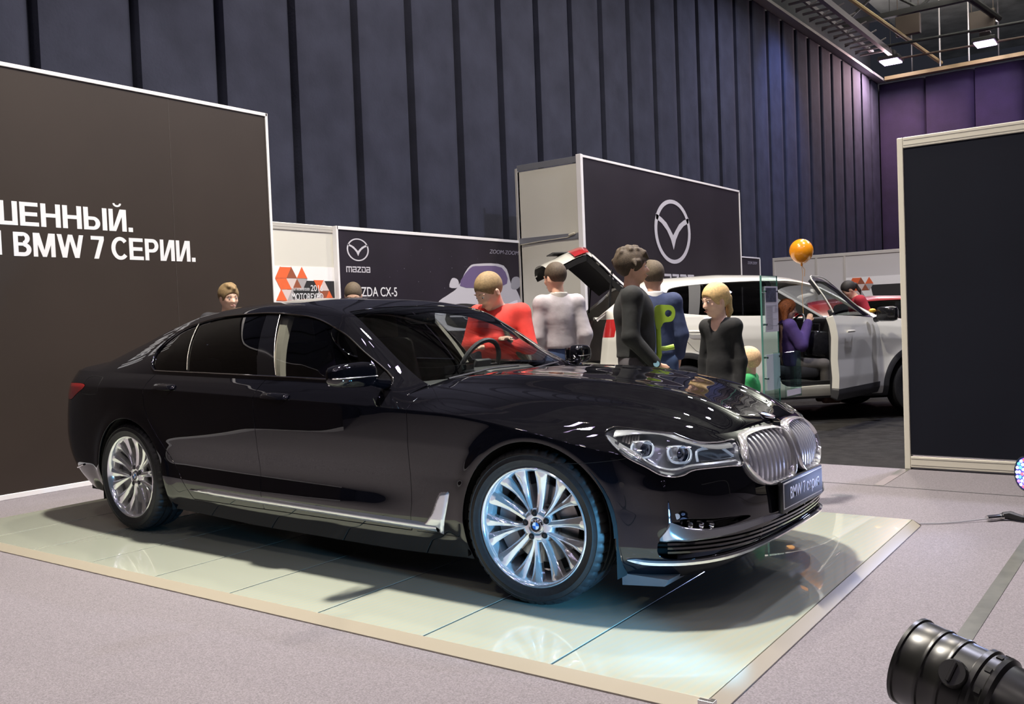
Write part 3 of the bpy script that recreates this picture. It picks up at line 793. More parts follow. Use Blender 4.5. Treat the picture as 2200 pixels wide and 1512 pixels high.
        # two square tubes: outlined light guides and projectors
        for sc_,zc_,wd_,hh in ((.975,.705,.085,.048),(.80,.680,.10,.052)):
            pts=[(sc_+wd_*.5,zc_+hh*.5),(sc_+wd_*.42,zc_-hh*.5),(sc_-wd_*.40,zc_-hh*.55),(sc_-wd_*.52,zc_+hh*.40)]
            b=MB(); b.tube([ob(a,z_,-.016,sd) for a,z_ in spl(pts,4)],.0052,6,closed=True); b.build('light_guide',lampw,H)
            ctr=ob(sc_,zc_,-.045,sd); nn=nrm(sc_); nn=Vector((nn.x,nn.y*sd,0)); nn=(nn*.4+Vector((1,0,0))*.6).normalized()
            B=basis(nn.cross(Vector((0,0,1))),(0,0,1)); 
            if (B@Vector((0,0,1))).dot(nn)<0: B=B@Matrix.Rotation(PI,3,'Y')
            M=Matrix.Translation(ctr)@B.to_4x4()
            b=MB(); b.lathe([(.036,.030),(.033,.028),(.030,.012),(.026,.004)],24,'z',M); b.build('projector_ring',CHROME,H)
            b=MB(); b.lathe([(.026,.004),(.022,.012),(.012,.018),(.001,.020)],24,'z',M); b.build('projector_lens',mat('projector_lens',(.02,.03,.06),.03,coat=1),H)
            b=MB(); b.bbox(-.042,.042,-.034,.034,-.03,.010,.008,M); b.build('projector_block',mat('lamp_block',(.62,.64,.68),.25,.6),H)
        b=MB(); b.tube([ob(a,z_,-.020,sd) for a,z_ in spl([(.715,.645),(.705,.685),(.64,.693),(.56,.690),(.50,.650)],6,False)],.006,8); b.build('light_guide',lampw,H)
        b=MB(); b.tube([ob(a,z_,-.020,sd) for a,z_ in spl([(.700,.643),(.62,.640),(.50,.642)],6,False)],.005,8); b.build('light_guide',SATIN,H)
        # side reflector facets
        b=MB()
        for i in range(6):
            a=1.075-.014*i; 
            p=[ob(a,.735-.004*i,-.03,sd),ob(a-.012,.735-.004*i,-.024,sd),ob(a-.012,.765,-.024,sd),ob(a,.765,-.03,sd)]; b.add([tuple(q) for q in p],[(0,1,2,3)])
        b.build('side_reflector',mat('side_reflector_grey',(.22,.20,.20),.2,.4),H,smooth=False)
    # fog lamps and lower chrome -------------------------------------
    for sd in (-1,1):
        n=len(FOG); c0=(.68,.39); V=[];F=[];prof=[(1,-.002),(.96,-.03),(.5,-.04)]
        for a,b_ in FOG:
            for sc,off in prof: V.append(tuple(ob(c0[0]+(a-c0[0])*sc,c0[1]+(b_-c0[1])*sc,off,sd)))
        V.append(tuple(ob(*c0,-.042,sd))); k=3
        for i in range(n):
            j=(i+1)%n
            for q in range(2): F.append((i*k+q,j*k+q,j*k+q+1,i*k+q+1))
            F.append((i*k+2,j*k+2,n*k))
        FL=fix_normals(obj('fog_light',(V,F),GLOSSB,car,angle=50)); FL['label']='fog light with three small reflectors'
        for s0 in (.785,.735,.685):
            ctr=ob(s0,.388-(.785-s0)*.05,-.018,sd); nn=Vector((1,-.25 if sd<0 else .25,0)).normalized(); B=basis(nn.cross(Vector((0,0,1))),(0,0,1)); M=Matrix.Translation(ctr)@B.to_4x4()
            sg=1 if (B@Vector((0,0,1))).dot(nn)>0 else -1
            b=MB(); b.lathe([(.016,.012*sg),(.012,0),(.004,-.006*sg),(.001,-.006*sg)],16,'z',M); b.build('fog_reflector',CHROME,FL)
        # chrome wing below the fog lamp running to the middle
        pts=spl([(.912,.338),(.86,.352),(.79,.352),(.68,.350),(.55,.356),(.42,.362),(.30,.362),(.21,.360)],6,False)
        wd=np.interp([p[0] for p in pts],[.21,.35,.55,.7,.82,.87,.912],[.014,.026,.034,.040,.062,.080,.012])
        up=np.interp([p[0] for p in pts],[.21,.7,.80,.87,.912],[.5,.5,.55,.75,.5])
        V=[];F=[]
        for (a,b_),w_,u_ in zip(pts,wd,up):
            V+=[tuple(ob(a,b_+w_*u_,.001,sd)),tuple(ob(a,b_+w_*u_*.8,.010,sd)),tuple(ob(a,b_-w_*(1-u_)*.6,.016,sd)),tuple(ob(a,b_-w_*(1-u_),.004,sd))]
        for i in range(len(pts)-1):
            for j in range(3): F.append((i*4+j,(i+1)*4+j,(i+1)*4+j+1,i*4+j+1))
        fix_normals(obj('bumper_trim',(V,F),BRIGHT,car,angle=50))
        # lower splitter chrome blade
        pts=spl([(1.055,.245),(.98,.235),(.90,.232),(.78,.232),(.62,.238),(.45,.246),(.25,.250),(.0,.252)],6,False)
        V=[];F=[]
        for i,(a,b_) in enumerate(pts):
            w_=.020*min(1,i/4+.15); o_=min(1,i/6)
            V+=[tuple(ob(a,b_+w_*.6,.002,sd)),tuple(ob(a,b_+w_*.3,.014*o_+.004,sd)),tuple(ob(a,b_-w_*.3,.016*o_+.004,sd)),tuple(ob(a,b_-w_*.6,.0,sd))]
        for i in range(len(pts)-1):
            for j in range(3): F.append((i*4+j,(i+1)*4+j,(i+1)*4+j+1,i*4+j+1))
        fix_normals(obj('splitter_trim',(V,F),BRIGHT,car,angle=50))
        # parking sensor, tow cover
        for s_,z_ in ((.838,.432),(1.065,.565)):
            p=ob(s_,z_,.001,sd); n_=nrm(s_); n_=Vector((n_.x,n_.y*sd,0)); B=basis(n_.cross(Vector((0,0,1))),(0,0,1)); b=MB(); b.lathe([(.001,0),(.011,0),(.0125,.0),(.0125,.0015),(.011,.0015)],20,'z',Matrix.Translation(p)@B.to_4x4()); b.build('parking_sensor',SATIN if z_<.5 else GLOSSB,car)
    # lower intake slats
    for z0 in (.278,.296,.314,.331):
        b=MB(); V=[];F=[]
        ss=np.linspace(-.88,.88,60)
        for a in ss:
            sd=-1 if a<0 else 1
            for dz,off in ((.004,-.03),(.0045,-.008),(-.0045,-.008),(-.004,-.03)): V.append(tuple(ob(abs(a),z0+dz,off,sd)))
        for i in range(59):
            for j in range(3): F.append((i*4+j,(i+1)*4+j,(i+1)*4+j+1,i*4+j+1))
        fix_normals(obj('intake_slat',(V,F),GLOSSB,car,angle=40))
    for a in (-.36,-.12,.12,.36): 
        b=MB(); sd=-1 if a<0 else 1; b.tube([ob(abs(a),.262,-.01,sd),ob(abs(a),.352,-.012,sd)],.005,6); b.build('intake_strut',GLOSSB,car)
    # deflector lip ahead of the front wheel
    for sd in (-1,1):
        b=MB(); b.prism([(.40,.125),(.40,.175),(.62,.175),(.60,.145)],sd*-.60,sd*-.82,'xz'); b.build('air_deflector',mat('grey_plastic',(.12,.12,.13),.5),car)
    # number plate with lettering
    P=empty('number_plate',(.905,0,.44),parent=car)
    b=MB(); b.bbox(-.022,.0,-.268,.268,-.072,.072,.006); b.build('plate_holder',BLACKP,P)
    b=MB(); b.bbox(.0,.003,-.258,.258,-.054,.062,.003); b.build('plate_rim',mat('plate_white',(.75,.76,.78),.3),P)
    b=MB(); b.bbox(.0025,.0045,-.252,.252,-.048,.056,.002); b.build('plate_face',mat('plate_grey',(.06,.065,.075),.55,0,.25),P)
    B=basis((0,1,0),(0,0,1))
    glyph('BMW 7 серия',.078,(.005,.01,.006),B,mat('plate_letter',(.85,.86,.88),.4),P,'plate_lettering',ext=.001,bold=.0002,sx=.80)
    glyph('БАЛТАВТОТРЕЙД',.014,(.001,.0,-.063),B,SATIN,P,'plate_small_text',ext=.0006,sx=.9)
    b=MB(); b.bbox(-.02,-.05,-.1,.1,-.05,.05); 
    # bonnet badge
    p=hood_xyz(np.array([.28]),np.array([0.0]))[0]; q=hood_xyz(np.array([.45]),np.array([0.0]))[0]
    n_=Vector((-(q[2]-p[2]),0,q[0]-p[0])); n_=n_ if n_.z>0 else -n_
    pos=Vector(hood_xyz(np.array([.36]),np.array([0.0]))[0])+n_.normalized()*.004
    roundel(car,pos,n_,(-1,0,.3),.041)
    # door handles -----------------------------------------------------
    for x0,x1,zc in ((-1.795,-1.565,.905),(-2.855,-2.63,.945)):
        for sd in (-1,1):
            pts=[];V=[];F=[];S=16
            bs=s_of_x(np.linspace(x0,x1,S+1))
            for i,sx_ in enumerate(bs):
                t=i/S; e=math.sin(PI*min(1,max(0,t)))**.35 if 0<t<1 else 0.05
                for dz,off in ((.019,.006),(.016,.032),(0,.038),(-.016,.032),(-.019,.006),(0,.002)):
                    V.append(tuple(ob(float(sx_),zc+dz*(.5+.5*e)+.006*(1-t),off*(.25+.75*e),sd)))
            for i in range(S):
                for j in range(6): F.append((i*6+j,(i+1)*6+j,(i+1)*6+(j+1)%6,i*6+(j+1)%6))
            F.append(tuple(range(6))); F.append(tuple(S*6+j for j in range(6)))
            h=fix_normals(obj('door_handle',(V,F),PAINT,car,angle=60))
            b=MB(); b.tube([ob(float(a),zc+.013+.006*(1-i/12),.033*min(1,max(.3,math.sin(PI*i/12)**.4)),sd) for i,a in enumerate(s_of_x(np.linspace(x0+.01,x1-.01,13)))],.0016,5); b.build('handle_trim',CHROME,h)
            # bowl under the handle
            G=clip(BODY,np.where((BODY['U']>1.9)&(BODY['U']<5.2),1-np.hypot((BODY['P'][:,0]-(x0+x1)/2)/.085,(BODY['P'][:,2]-zc+.014)/.036),-1)); G=orient(G)
            dd=np.hypot((G['P'][:,0]-(x0+x1)/2)/.085,(G['P'][:,2]-zc+.014)/.036); G['P']=G['P']+G['N']*.0012
            bump=(1-np.clip(dd,0,1)**2)
            g=G if sd>0 else mirrored(G); o=obj('handle_bowl',(g['P'],g['F']),GLOSSB,h)
    # mirrors ------------------------------------------------------------
    for sd in (-1,1):
        V=[];F=[];nu,nv=40,24
        for i in range(nu):
            a=2*PI*i/nu
            for j in range(nv+1):
                b_=-PI/2+PI*j/nv
                ca=math.copysign(abs(math.cos(a))**.6,math.cos(a)); sa=math.copysign(abs(math.sin(a))**.65,math.sin(a))
                cb_=abs(math.cos(b_))**.55; sb=math.copysign(abs(math.sin(b_))**.6,math.sin(b_))
                x_=.062*cb_*ca; y_=.125*sb; z_=.068*cb_*sa
                taper=1-.20*((y_+.125)/.25)      # outer end smaller
                if x_<0: x_=max(x_,-.03)
                V.append((-.935+x_*taper-.05*((y_+.125)/.25),sd*(1.05+y_),1.028+z_*taper+.004))
        m=nv+1
        for i in range(nu):
            for j in range(nv): F.append((i*m+j,((i+1)%nu)*m+j,((i+1)%nu)*m+j+1,i*m+j+1))
        M_=fix_normals(obj('wing_mirror',(V,F),PAINT,car,angle=70))
        # silver line round the housing
        pts=[]
        for j in range(3,nv-1):
            b_=-PI/2+PI*j/nv; cb_=abs(math.cos(b_))**.55; sb=math.copysign(abs(math.sin(b_))**.6,math.sin(b_)); y_=.125*sb; taper=1-.20*((y_+.125)/.25)
            pts.append((-.935+.0635*cb_*taper-.05*((y_+.125)/.25),sd*(1.05+y_),1.022))
        b=MB(); b.tube(pts,.0035,6); b.build('mirror_strip',SATIN,M_)
        b=MB(); b.bbox(-1.020,-1.008,.95,1.15,.985,1.075,.01) if sd>0 else b.bbox(-1.020,-1.008,-1.15,-.95,.985,1.075,.01); b.build('mirror_glass',CHROME,M_)
        b=MB(); b.tube([(-.90,sd*.86,.975),(-.905,sd*.92,.985),(-.925,sd*.97,1.0),(-.93,sd*1.0,1.01)],[.030,.024,.020,.024],10); b.build('mirror_arm',PAINT,M_)
    # tail lights -----------------------------------------------------
    red=mat('tail_lamp_red',(.30,.008,.008),.12,coat=1)
    tlp=spl([(5.28,.93),(5.33,.955),(5.6,.955),(5.9,.95),(6.2,.94),(6.2,.90),(5.9,.875),(5.62,.845),(5.5,.84),(5.40,.88)],4)
    g=orient(clip(BODY,sdpoly(BODY['U'],BODY['P'][:,2],tlp)-.003))
    for sd in (-1,1):
        G=g if sd>0 else mirrored(g); obj('tail_light',(G['P']+G['N']*.002,G['F']),red,car,normals=G['N'])
        b=MB(); b.tube([ob(a,z_,.004,sd) for a,z_ in spl([(5.35,.39),(5.6,.345),(5.95,.33)],5,False)],.007,6); b.build('bumper_strip',CHROME,car)
    # wipers
    b=MB(); b.tube([(-.70,-.62,.985),(-.745,-.20,1.012),(-.745,.05,1.012)],.006,6); b.tube([(-.68,.02,.985),(-.74,.45,1.008)],.006,6); b.build('wiper',BLACKP,car)
    # cabin interior -----------------------------------------------------
    lea=mat('brown_black_leather',(.020,.015,.012),.5,noise=(9,.3)); wood=mat('walnut_trim',(.10,.04,.015),.25,coat=.6,noise=(12,.4))
    def seat(x,y,rear=False):
        S=MB(); S.bbox(x-.26,x+.26,y-.25,y+.25,.42,.60,.05); o=S.build('seat',lea,car)
        S=MB(); M=Matrix.Translation((x-.24,y,.58))@Matrix.Rotation(R_(-14),4,'Y'); S.bbox(-.07,.07,-.24,.24,0,.52 if rear else .62,.05,M); S.build('backrest',lea,o)
        S=MB(); M=Matrix.Translation((x-(.34 if rear else .40),y,1.06 if rear else 1.19))@Matrix.Rotation(R_(-8),4,'Y'); S.bbox(-.045,.045,-.14,.14,-.02,.17,.04,M); S.build('headrest',lea,o)
    for y in (-.38,.38): seat(-1.75,y); seat(-2.95,y,True)
    D=MB(); D.bbox(-1.10,-.72,-.76,.76,.70,.955,.06); D.bbox(-1.28,-1.0,.12,.62,.80,.99,.05); dash=D.build('dashboard',mat('dark_leather',(.018,.018,.020),.55),car)
    D=MB(); D.bbox(-1.16,-1.145,-.13,.14,.90,1.02,.006); D.build('centre_screen',GLOSSB,dash)
    D=MB(); D.bbox(-1.9,-1.0,-.12,.12,.45,.68,.05); D.build('centre_console',wood,car)
    W=MB(); M=Matrix.Translation((-1.30,.38,.985))@Matrix.Rotation(R_(-66),4,'Y')
    W.tube([(.185*math.cos(a),.185*math.sin(a),0) for a in np.linspace(0,2*PI,32,endpoint=False)],.016,8,closed=True,M=M)
    W.bbox(-.06,.06,-.075,.075,-.03,.0,.01,M); W.bbox(-.02,.02,-.18,.18,-.012,.0,.004,M); W.build('steering_wheel',mat('wheel_leather',(.05,.05,.055),.45),car)
    D=MB(); D.bbox(-1.50,-1.42,-.12,.12,1.27,1.33,.015); D.build('inner_mirror',GLOSSB,car)
    # door cards, headliner
    for sd in (-1,1):
        D=MB(); D.box(-3.1,-.9,sd*.835,sd*.80,.40,.955); D.build('door_card',lea,car)
    D=MB(); D.box(-3.4,-1.0,-.8,.8,.36,.40); D.build('cabin_floor',MATTEB,car)
    D=MB(); D.box(-3.45,-3.25,-.78,.78,.4,1.0); D.build('parcel_shelf',MATTEB,car)
    # wheels --------------------------------------------------------------
    make_wheel(car,(0,-.812,.352),-1,.10); make_wheel(car,(0,.812,.352),1,.10)
    make_wheel(car,(-3.21,-.812,.352),-1,0); make_wheel(car,(-3.21,.812,.352),1,0)
    return car
_car,_ob,_oc=build_sedan(); finish_sedan(_car,_ob,_oc)
# ------------------------------------------------------------------ hall: floor, curtains, ceiling
CARPET=mat('grey_carpet',(.215,.195,.214),.95,noise=(160,.28),bump=(420,.6))
DARKC=mat('dark_booth_carpet',(.024,.023,.023),.95,0,.1,noise=(9,.25),bump=(200,.4))
f_=MB(); f_.box(-6.6,13,-16,3.56,FZ-.1,FZ); tag(f_.build('floor',CARPET,smooth=False),kind='structure')
f_=MB(); f_.box(-6.6,13,3.56,29.5,FZ-.1,FZ-.002); tag(f_.build('floor',DARKC,smooth=False),kind='structure')
PROF=mat('booth_profile',(.60,.58,.54),.35,.3); WHITEP=mat('white_panel',(.62,.61,.55),.55); WEDGE=mat('white_edge',(.78,.77,.78),.45)
def box_obj(name,x0,x1,y0,y1,z0,z1,m,parent=None,**k):
    b=MB(); b.bbox(min(x0,x1),max(x0,x1),min(y0,y1),max(y0,y1),min(z0,z1),max(z0,z1),.003); return tag(b.build(name,m,parent,smooth=False),**k)
t=box_obj('floor_tape',-6.3,8,2.728,2.742,FZ,FZ+.002,mat('seam_dark',(.05,.05,.055),.7),label='thin dark carpet seam running across the floor behind the platform',cat='carpet seam')
TAPE=mat('grey_tape',(.10,.10,.085),.38,noise=(14,.2))
box_obj('floor_tape',1.60,1.665,-4.5,2.2,FZ,FZ+.0025,TAPE,label='long dark grey adhesive tape strip on the carpet running up beside the platform',cat='tape')
box_obj('floor_tape',.46,.53,2.76,3.54,FZ,FZ+.0025,TAPE,label='short grey tape strip leading to the foot of the navy partition',cat='tape')
# curtain walls
def curtain(name,fixed,axis,a0,a1,z1,m,phase,period=1.04,seed=1):
    rnd=random.Random(seed); V=[];F=[]; prof=[]
    n=int((a1-a0)/period)+1
    for i in range(n):
        s0=phase+i*period; w=rnd.uniform(.85,1.15)
        # flat face, then a tuck that falls back sharply behind the next face
        for u_,d in ((.0,.0),(.03,.012),(.12,.016*w),(.25,.004),(.38,.018*w),(.52,.006),(.66,.020),(.78,.010),(.87,-.02),(.94,-.09*w),(.985,-.20*w),(.999,-.22*w)):
            prof.append((s0+u_*period,d,rnd.uniform(-.012,.012) if u_>0 else 0))
    zs=[0,.5,1.5,3,5,7,9]
    k=len(zs)
    for s_,d,r_ in prof:
        for z in zs:
            t=z/9; off=d*(1-.25*t)+r_*(1-t)
            p=(fixed+off,s_) if axis=='x' else (s_,fixed-off)
            V.append((p[0],p[1],FZ+z*z1/9))
    for i in range(len(prof)-1):
        for j in range(k-1): F.append((i*k+j,i*k+j+1,(i+1)*k+j+1,(i+1)*k+j))
    o=obj(name,(V,F),m,angle=50); return o
CUR=mat('navy_curtain',(.034,.037,.058),.9,0,.15,noise=(2.2,.18),bump=(30,.25))
tag(curtain('curtain',-6.3,'x',-12,29.3,9.0,CUR,-12.27+.0,1.04,3),'tall dark navy pleated curtain hanging along the hall behind all the stands','curtain')
CUR2=mat('violet_curtain',(.018,.011,.040),.85,noise=(2.0,.2),bump=(30,.2))
tag(curtain('curtain',29.3,'y',-6.3,9,9.0,CUR2,-6.3,1.5,5),'violet lit pleated curtain across the far end of the hall','curtain')
# behind the camera: hall carries on with dark walls
DARKW=mat('dark_hall_wall',(.02,.02,.028),.8)
b=MB(); b.box(12.9,13.0,-16,29.5,FZ,HALL_H+3); tag(b.build('wall_right',DARKW,smooth=False),kind='structure')
b=MB(); b.box(-6.6,13,-16.1,-16,FZ,HALL_H+3); tag(b.build('wall_back',DARKW,smooth=False),kind='structure')
b=MB(); b.box(-6.75,-6.65,-16,29.6,FZ,HALL_H+3); tag(b.build('wall_left',DARKW,smooth=False),kind='structure')
b=MB(); b.box(-6.6,13,29.6,29.7,FZ,HALL_H+.05); tag(b.build('wall_far',DARKW,smooth=False),kind='structure')
# ceiling deck and steelwork
DECK=mat('ceiling_deck',(.50,.51,.48),.8,noise=(1.2,.35))
b=MB(); b.box(-6.7,13,-16,40,HALL_H+3.0,HALL_H+3.1); tag(b.build('ceiling',DECK,smooth=False),kind='structure')
STEEL=mat('dark_steelwork',(.035,.032,.034),.6); STEELW=mat('pale_steelwork',(.55,.52,.50),.5); BRASS=mat('sandy_beam',(.42,.30,.16),.5)
def truss_x(y,z,x0,x1,m,name,h=.9,label=None,step=1.1,group=None):
    b=MB(); b.box(x0,x1,y-.09,y+.09,z,z+.16); b.box(x0,x1,y-.07,y+.07,z+h,z+h+.14)
    n=int((x1-x0)/step); up=True
    for i in range(n):
        xa=x0+i*step; xb=xa+step
        b.tube([(xa,y,z+.1 if up else z+h),(xb,y,z+h if up else z+.1)],.045,6); up=not up
    return tag(b.build(name,m,smooth=False),label,'roof truss',group)
for i,y in enumerate((3,10,17.5,21.5,25.0)):
    truss_x(y,HALL_H+(1.4 if i<3 else .9),-6.2,12,STEEL,'roof_truss',label='dark steel roof truss across the hall, number %d counted from the camera end'%(i+1) if False else ['dark steel roof truss over the near car','dark steel roof truss over the far stands','dark steel roof truss at the upper edge of the ceiling opening','dark steel roof truss nearer of the two before the end curtain','dark steel roof truss closest to the violet end curtain'][i])
# perimeter rail that carries the curtains, with a light metal channel and hangers
b=MB(); b.box(-6.32,-6.04,-12,29.2,HALL_H-.02,HALL_H+.06)
b.build('curtain_rail',STEELW,None,smooth=False); tag(bpl_ if False else bpy.data.objects['curtain_rail'],'pale metal curtain rail along the top of the navy curtain','curtain rail')
b=MB(); b.box(-6.0,12,28.85,29.15,HALL_H-.02,HALL_H+.10); tag(b.build('curtain_rail',BRASS,None,smooth=False),'sandy coloured rail along the top of the violet end curtain','curtain rail')
b=MB()
for i in range(35):
    y=8+i*.53
    b.box(-6.0,-5.15,y-.03,y+.03,HALL_H+.20,HALL_H+.25)
    if i%2: b.tube([(-6.0,y,HALL_H+.16),(-5.2,y+.5,HALL_H+.6)],.025,5)
b.box(-5.25,-5.13,8,26.4,HALL_H+.15,HALL_H+.32); b.box(-5.75,-5.68,8,26.4,HALL_H+.3,HALL_H+.40)
tag(b.build('cable_tray',mat('tray_grey',(.22,.19,.21),.5),smooth=False),'grey ladder tray running above the navy curtain','cable tray')
for lab,pts,r,m in (('long sandy pipe slanting under the ceiling opening',[(-5.4,21.2,HALL_H+1.0),(-4.2,28.8,HALL_H+.2)],.06,BRASS),
                  ('dark slanting brace left of the brighter ceiling lamp',[(-3.9,20.0,HALL_H+1.6),(-2.3,27.5,HALL_H+.9)],.10,STEEL),
                  ('horizontal pipe crossing in front of the pale ceiling',[(-5.2,26.0,HALL_H+.35),(6,27.0,HALL_H+.35)],.045,STEEL),
                  ('second thinner pipe below the crossing pipe',[(-5.2,27.4,HALL_H+.25),(6,28.3,HALL_H+.25)],.035,mat('brown_steel',(.12,.075,.06),.5))):
    b=MB(); b.tube(pts,r,8); tag(b.build('ceiling_pipe',m),lab,'pipe')
for i in range(7):
    b=MB(); x=-5.0+i*.85; b.tube([(x,28.4,HALL_H),(x,28.4,HALL_H+2.9)],.022,6); tag(b.build('hanger_rod',STEELW if i in(1,2) else STEEL),'thin vertical hanger rod between the end rail and the ceiling','hanger rod','hanger rods above the end rail')
for x,y,lab in ((-2.7,27.2,'small brown box hung from the ceiling above the bright lamp'),(-4.55,26.0,'dim brown box hung from the ceiling left of the bright lamp')):
    b=MB(); b.bbox(x-.35,x+.35,y-.1,y+.1,HALL_H+.55,HALL_H+1.15,.02); b.tube([(x-.3,y,HALL_H+1.1),(x-.3,y,HALL_H+2.95)],.012,5); b.tube([(x+.3,y,HALL_H+1.1),(x+.3,y,HALL_H+2.95)],.012,5); tag(b.build('ceiling_box',mat('box_brown',(.10,.07,.06),.6),smooth=False),lab,'junction box')
LAMPM=mat('lamp_glow',(1,1,1),.3,emit=(.78,.58,1.0),emit_s=11)
lab=dict()
def fixture(x,y,z,label,tilt=0,s=1.0):
    e=empty('ceiling_lamp',(x,y,z),0,label,'ceiling lamp',group='high bay lamps under the hall roof')
    b=MB(); b.bbox(-.26*s,.26*s,-.30*s,.30*s,.0,.10*s,.02); b.bbox(-.12*s,.12*s,-.12*s,.12*s,.10*s,.26*s,.02); b.tube([(0,0,.25*s),(0,0,HALL_H+2.98-z)],.012,6); b.build('lamp_housing',STEEL,e,smooth=False)
    b=MB(); b.bbox(-.22*s,.22*s,-.26*s,.26*s,-.035*s,.0,.01); b.build('lamp_glass',LAMPM,e,smooth=False)
    return e
for i,(x,y,p_,c_) in enumerate(LAMPS):
    e=fixture(x,y,HALL_H-.28,'square high bay lamp hanging under the hall roof',s=1.0 if p_>20 else .55)
for x,y,l in ((-5.45,28.0,'left of the two glowing lamps at the end of the ceiling'),(-2.68,28.0,'brighter right one of the two glowing lamps at the end of the ceiling')):
    e=fixture(x,y-.5,HALL_H+.24,l,s=1.25); del e['group']
    for ch in e.children: 
        if ch.name.startswith('lamp_glass'): ch.location=(0,0,0)
# ------------------------------------------------------------------ platform
PO=Vector((1.077,-1.436,0)); TH=.0206; SP=.623; PW=2.976; NT=9
ps=empty('glass_platform',(PO.x,PO.y,0),TH,'low lit platform of milky glass tiles with a cream metal edge under the sedan','platform')
def glass_tile_mat():
    m=mat('milky_glass',(.50,.54,.42),.18,0,.5,coat=1.0,coat_rough=.01); nt=m.node_tree; b=nt.nodes['Principled BSDF']
    tc=nt.nodes.new('ShaderNodeTexCoord'); mp=nt.nodes.new('ShaderNodeMapping'); w=nt.nodes.new('ShaderNodeTexWave'); w.wave_type='BANDS'; w.bands_direction='X'
    mp.inputs['Rotation'].default_value=(0,0,.12); w.inputs['Scale'].default_value=9; w.inputs['Distortion'].default_value=.8; w.inputs['Detail Scale'].default_value=.5
    nt.links.new(tc.outputs['Object'],mp.inputs[0]); nt.links.new(mp.outputs[0],w.inputs['Vector'])
    r=nt.nodes.new('ShaderNodeValToRGB'); r.color_ramp.elements[0].color=(.40,.45,.39,1); r.color_ramp.elements[1].color=(.44,.45,.36,1)
    nt.links.new(w.outputs['Fac'],r.inputs[0]); nt.links.new(r.outputs[0],b.inputs['Base Color'])
    b.inputs['Emission Color'].default_value=(.62,.66,.55,1); b.inputs['Emission Strength'].default_value=0.0
    return m
GT=glass_tile_mat()
for i in range(NT):
    b=MB(); b.bbox(-SP*(i+1)+.005,-SP*i-.005,0,PW,-.022,0,.0015); b.build('glass_tile',GT,ps,smooth=False)
b=MB()
for i in range(1,NT): b.box(-SP*i-.0050,-SP*i+.0050,0,PW,-.02,-.003)
b.build('tile_joint',mat('joint_blue_grey',(.02,.05,.07),.4),ps,smooth=False)
EDGE=mat('cream_edge',(.42,.38,.30),.35,coat=.3)
L_=SP*NT; w_=.040
for nm,q in (('edge_strip',[(-L_-.01,0,0),(.0,0,0),(w_,-w_,-.034),(-L_-w_,-w_,-.034)]),('edge_strip',[(0,0,0),(0,PW,0),(w_,PW+w_*.2,-.034),(w_,-w_,-.034)]),('edge_strip',[(0,PW,0),(-L_,PW,0),(-L_-.01,PW+.03,-.034),(w_,PW+.03,-.034)]),('edge_strip',[(-L_,PW,0),(-L_,0,0),(-L_-.03,-.03,-.034),(-L_-.03,PW+.03,-.034)])):
    b=MB(); V=q+[(x,y,FZ) for x,y,z in q]; b.add(V,[(0,1,2,3),(3,2,6,7),(0,3,7,4),(1,5,6,2),(0,4,5,1)]); fix_normals(b.build(nm,EDGE,ps,smooth=False))
b=MB(); b.bbox(-.035,.02,-.022,.012,-.02,-.0005,.002); b.build('corner_bracket',SATIN,ps,smooth=False)
b=MB(); b.box(-L_+.02,-.02,.02,PW-.02,FZ,-.023); b.build('platform_base',mat('base_dark',(.03,.03,.03),.7),ps,smooth=False)
# ------------------------------------------------------------------ partitions
def wall_text(txt,size,y,z,x,parent,name='wall_lettering',m=None,font=None,**k):
    return glyph(txt,size,(x,y,z),basis((0,1,0),(0,0,1)),m or mat('white_lettering',(.72,.72,.74),.6),parent,name,**k)
BROWN=mat('dark_brown_print',(.030,.022,.018),.5,0,.3,noise=(.7,.12))
w1=empty('partition_wall',(-5.52,0,FZ),0,'dark brown partition wall with large white lettering behind the sedan tail','partition wall')
b=MB(); b.box(-.07,0,-5.0,1.015,.05,3.60); b.box(-.07,0,1.019,2.17,.05,3.60); b.build('wall_panel',BROWN,w1,smooth=False)
b=MB(); b.bbox(-.08,.012,-5.0,2.19,3.585,3.62,.004); b.build('edge_profile',WEDGE,w1,smooth=False)
b=MB(); b.bbox(-.08,.012,2.165,2.195,0,3.62,.004); b.build('edge_profile',WEDGE,w1,smooth=False)
b=MB(); b.bbox(-.08,.012,-5.0,2.17,0,.045,.004); b.build('foot_rail',WEDGE,w1,smooth=False)
def fit_text(txt,y0,y1,zc,h,x,parent,m=None,bold=.012,italic=0,name='wall_lettering',fat=1.0):
    g=wall_text(txt,1.0,0,0,x,parent,name,m,bold=bold/h if False else 0.02*fat,shear=italic,ext=.004)
    V=np.array([v.co for v in g.data.vertices]); x0,x1=V[:,0].min(),V[:,0].max(); 
    return g,V,x0,x1
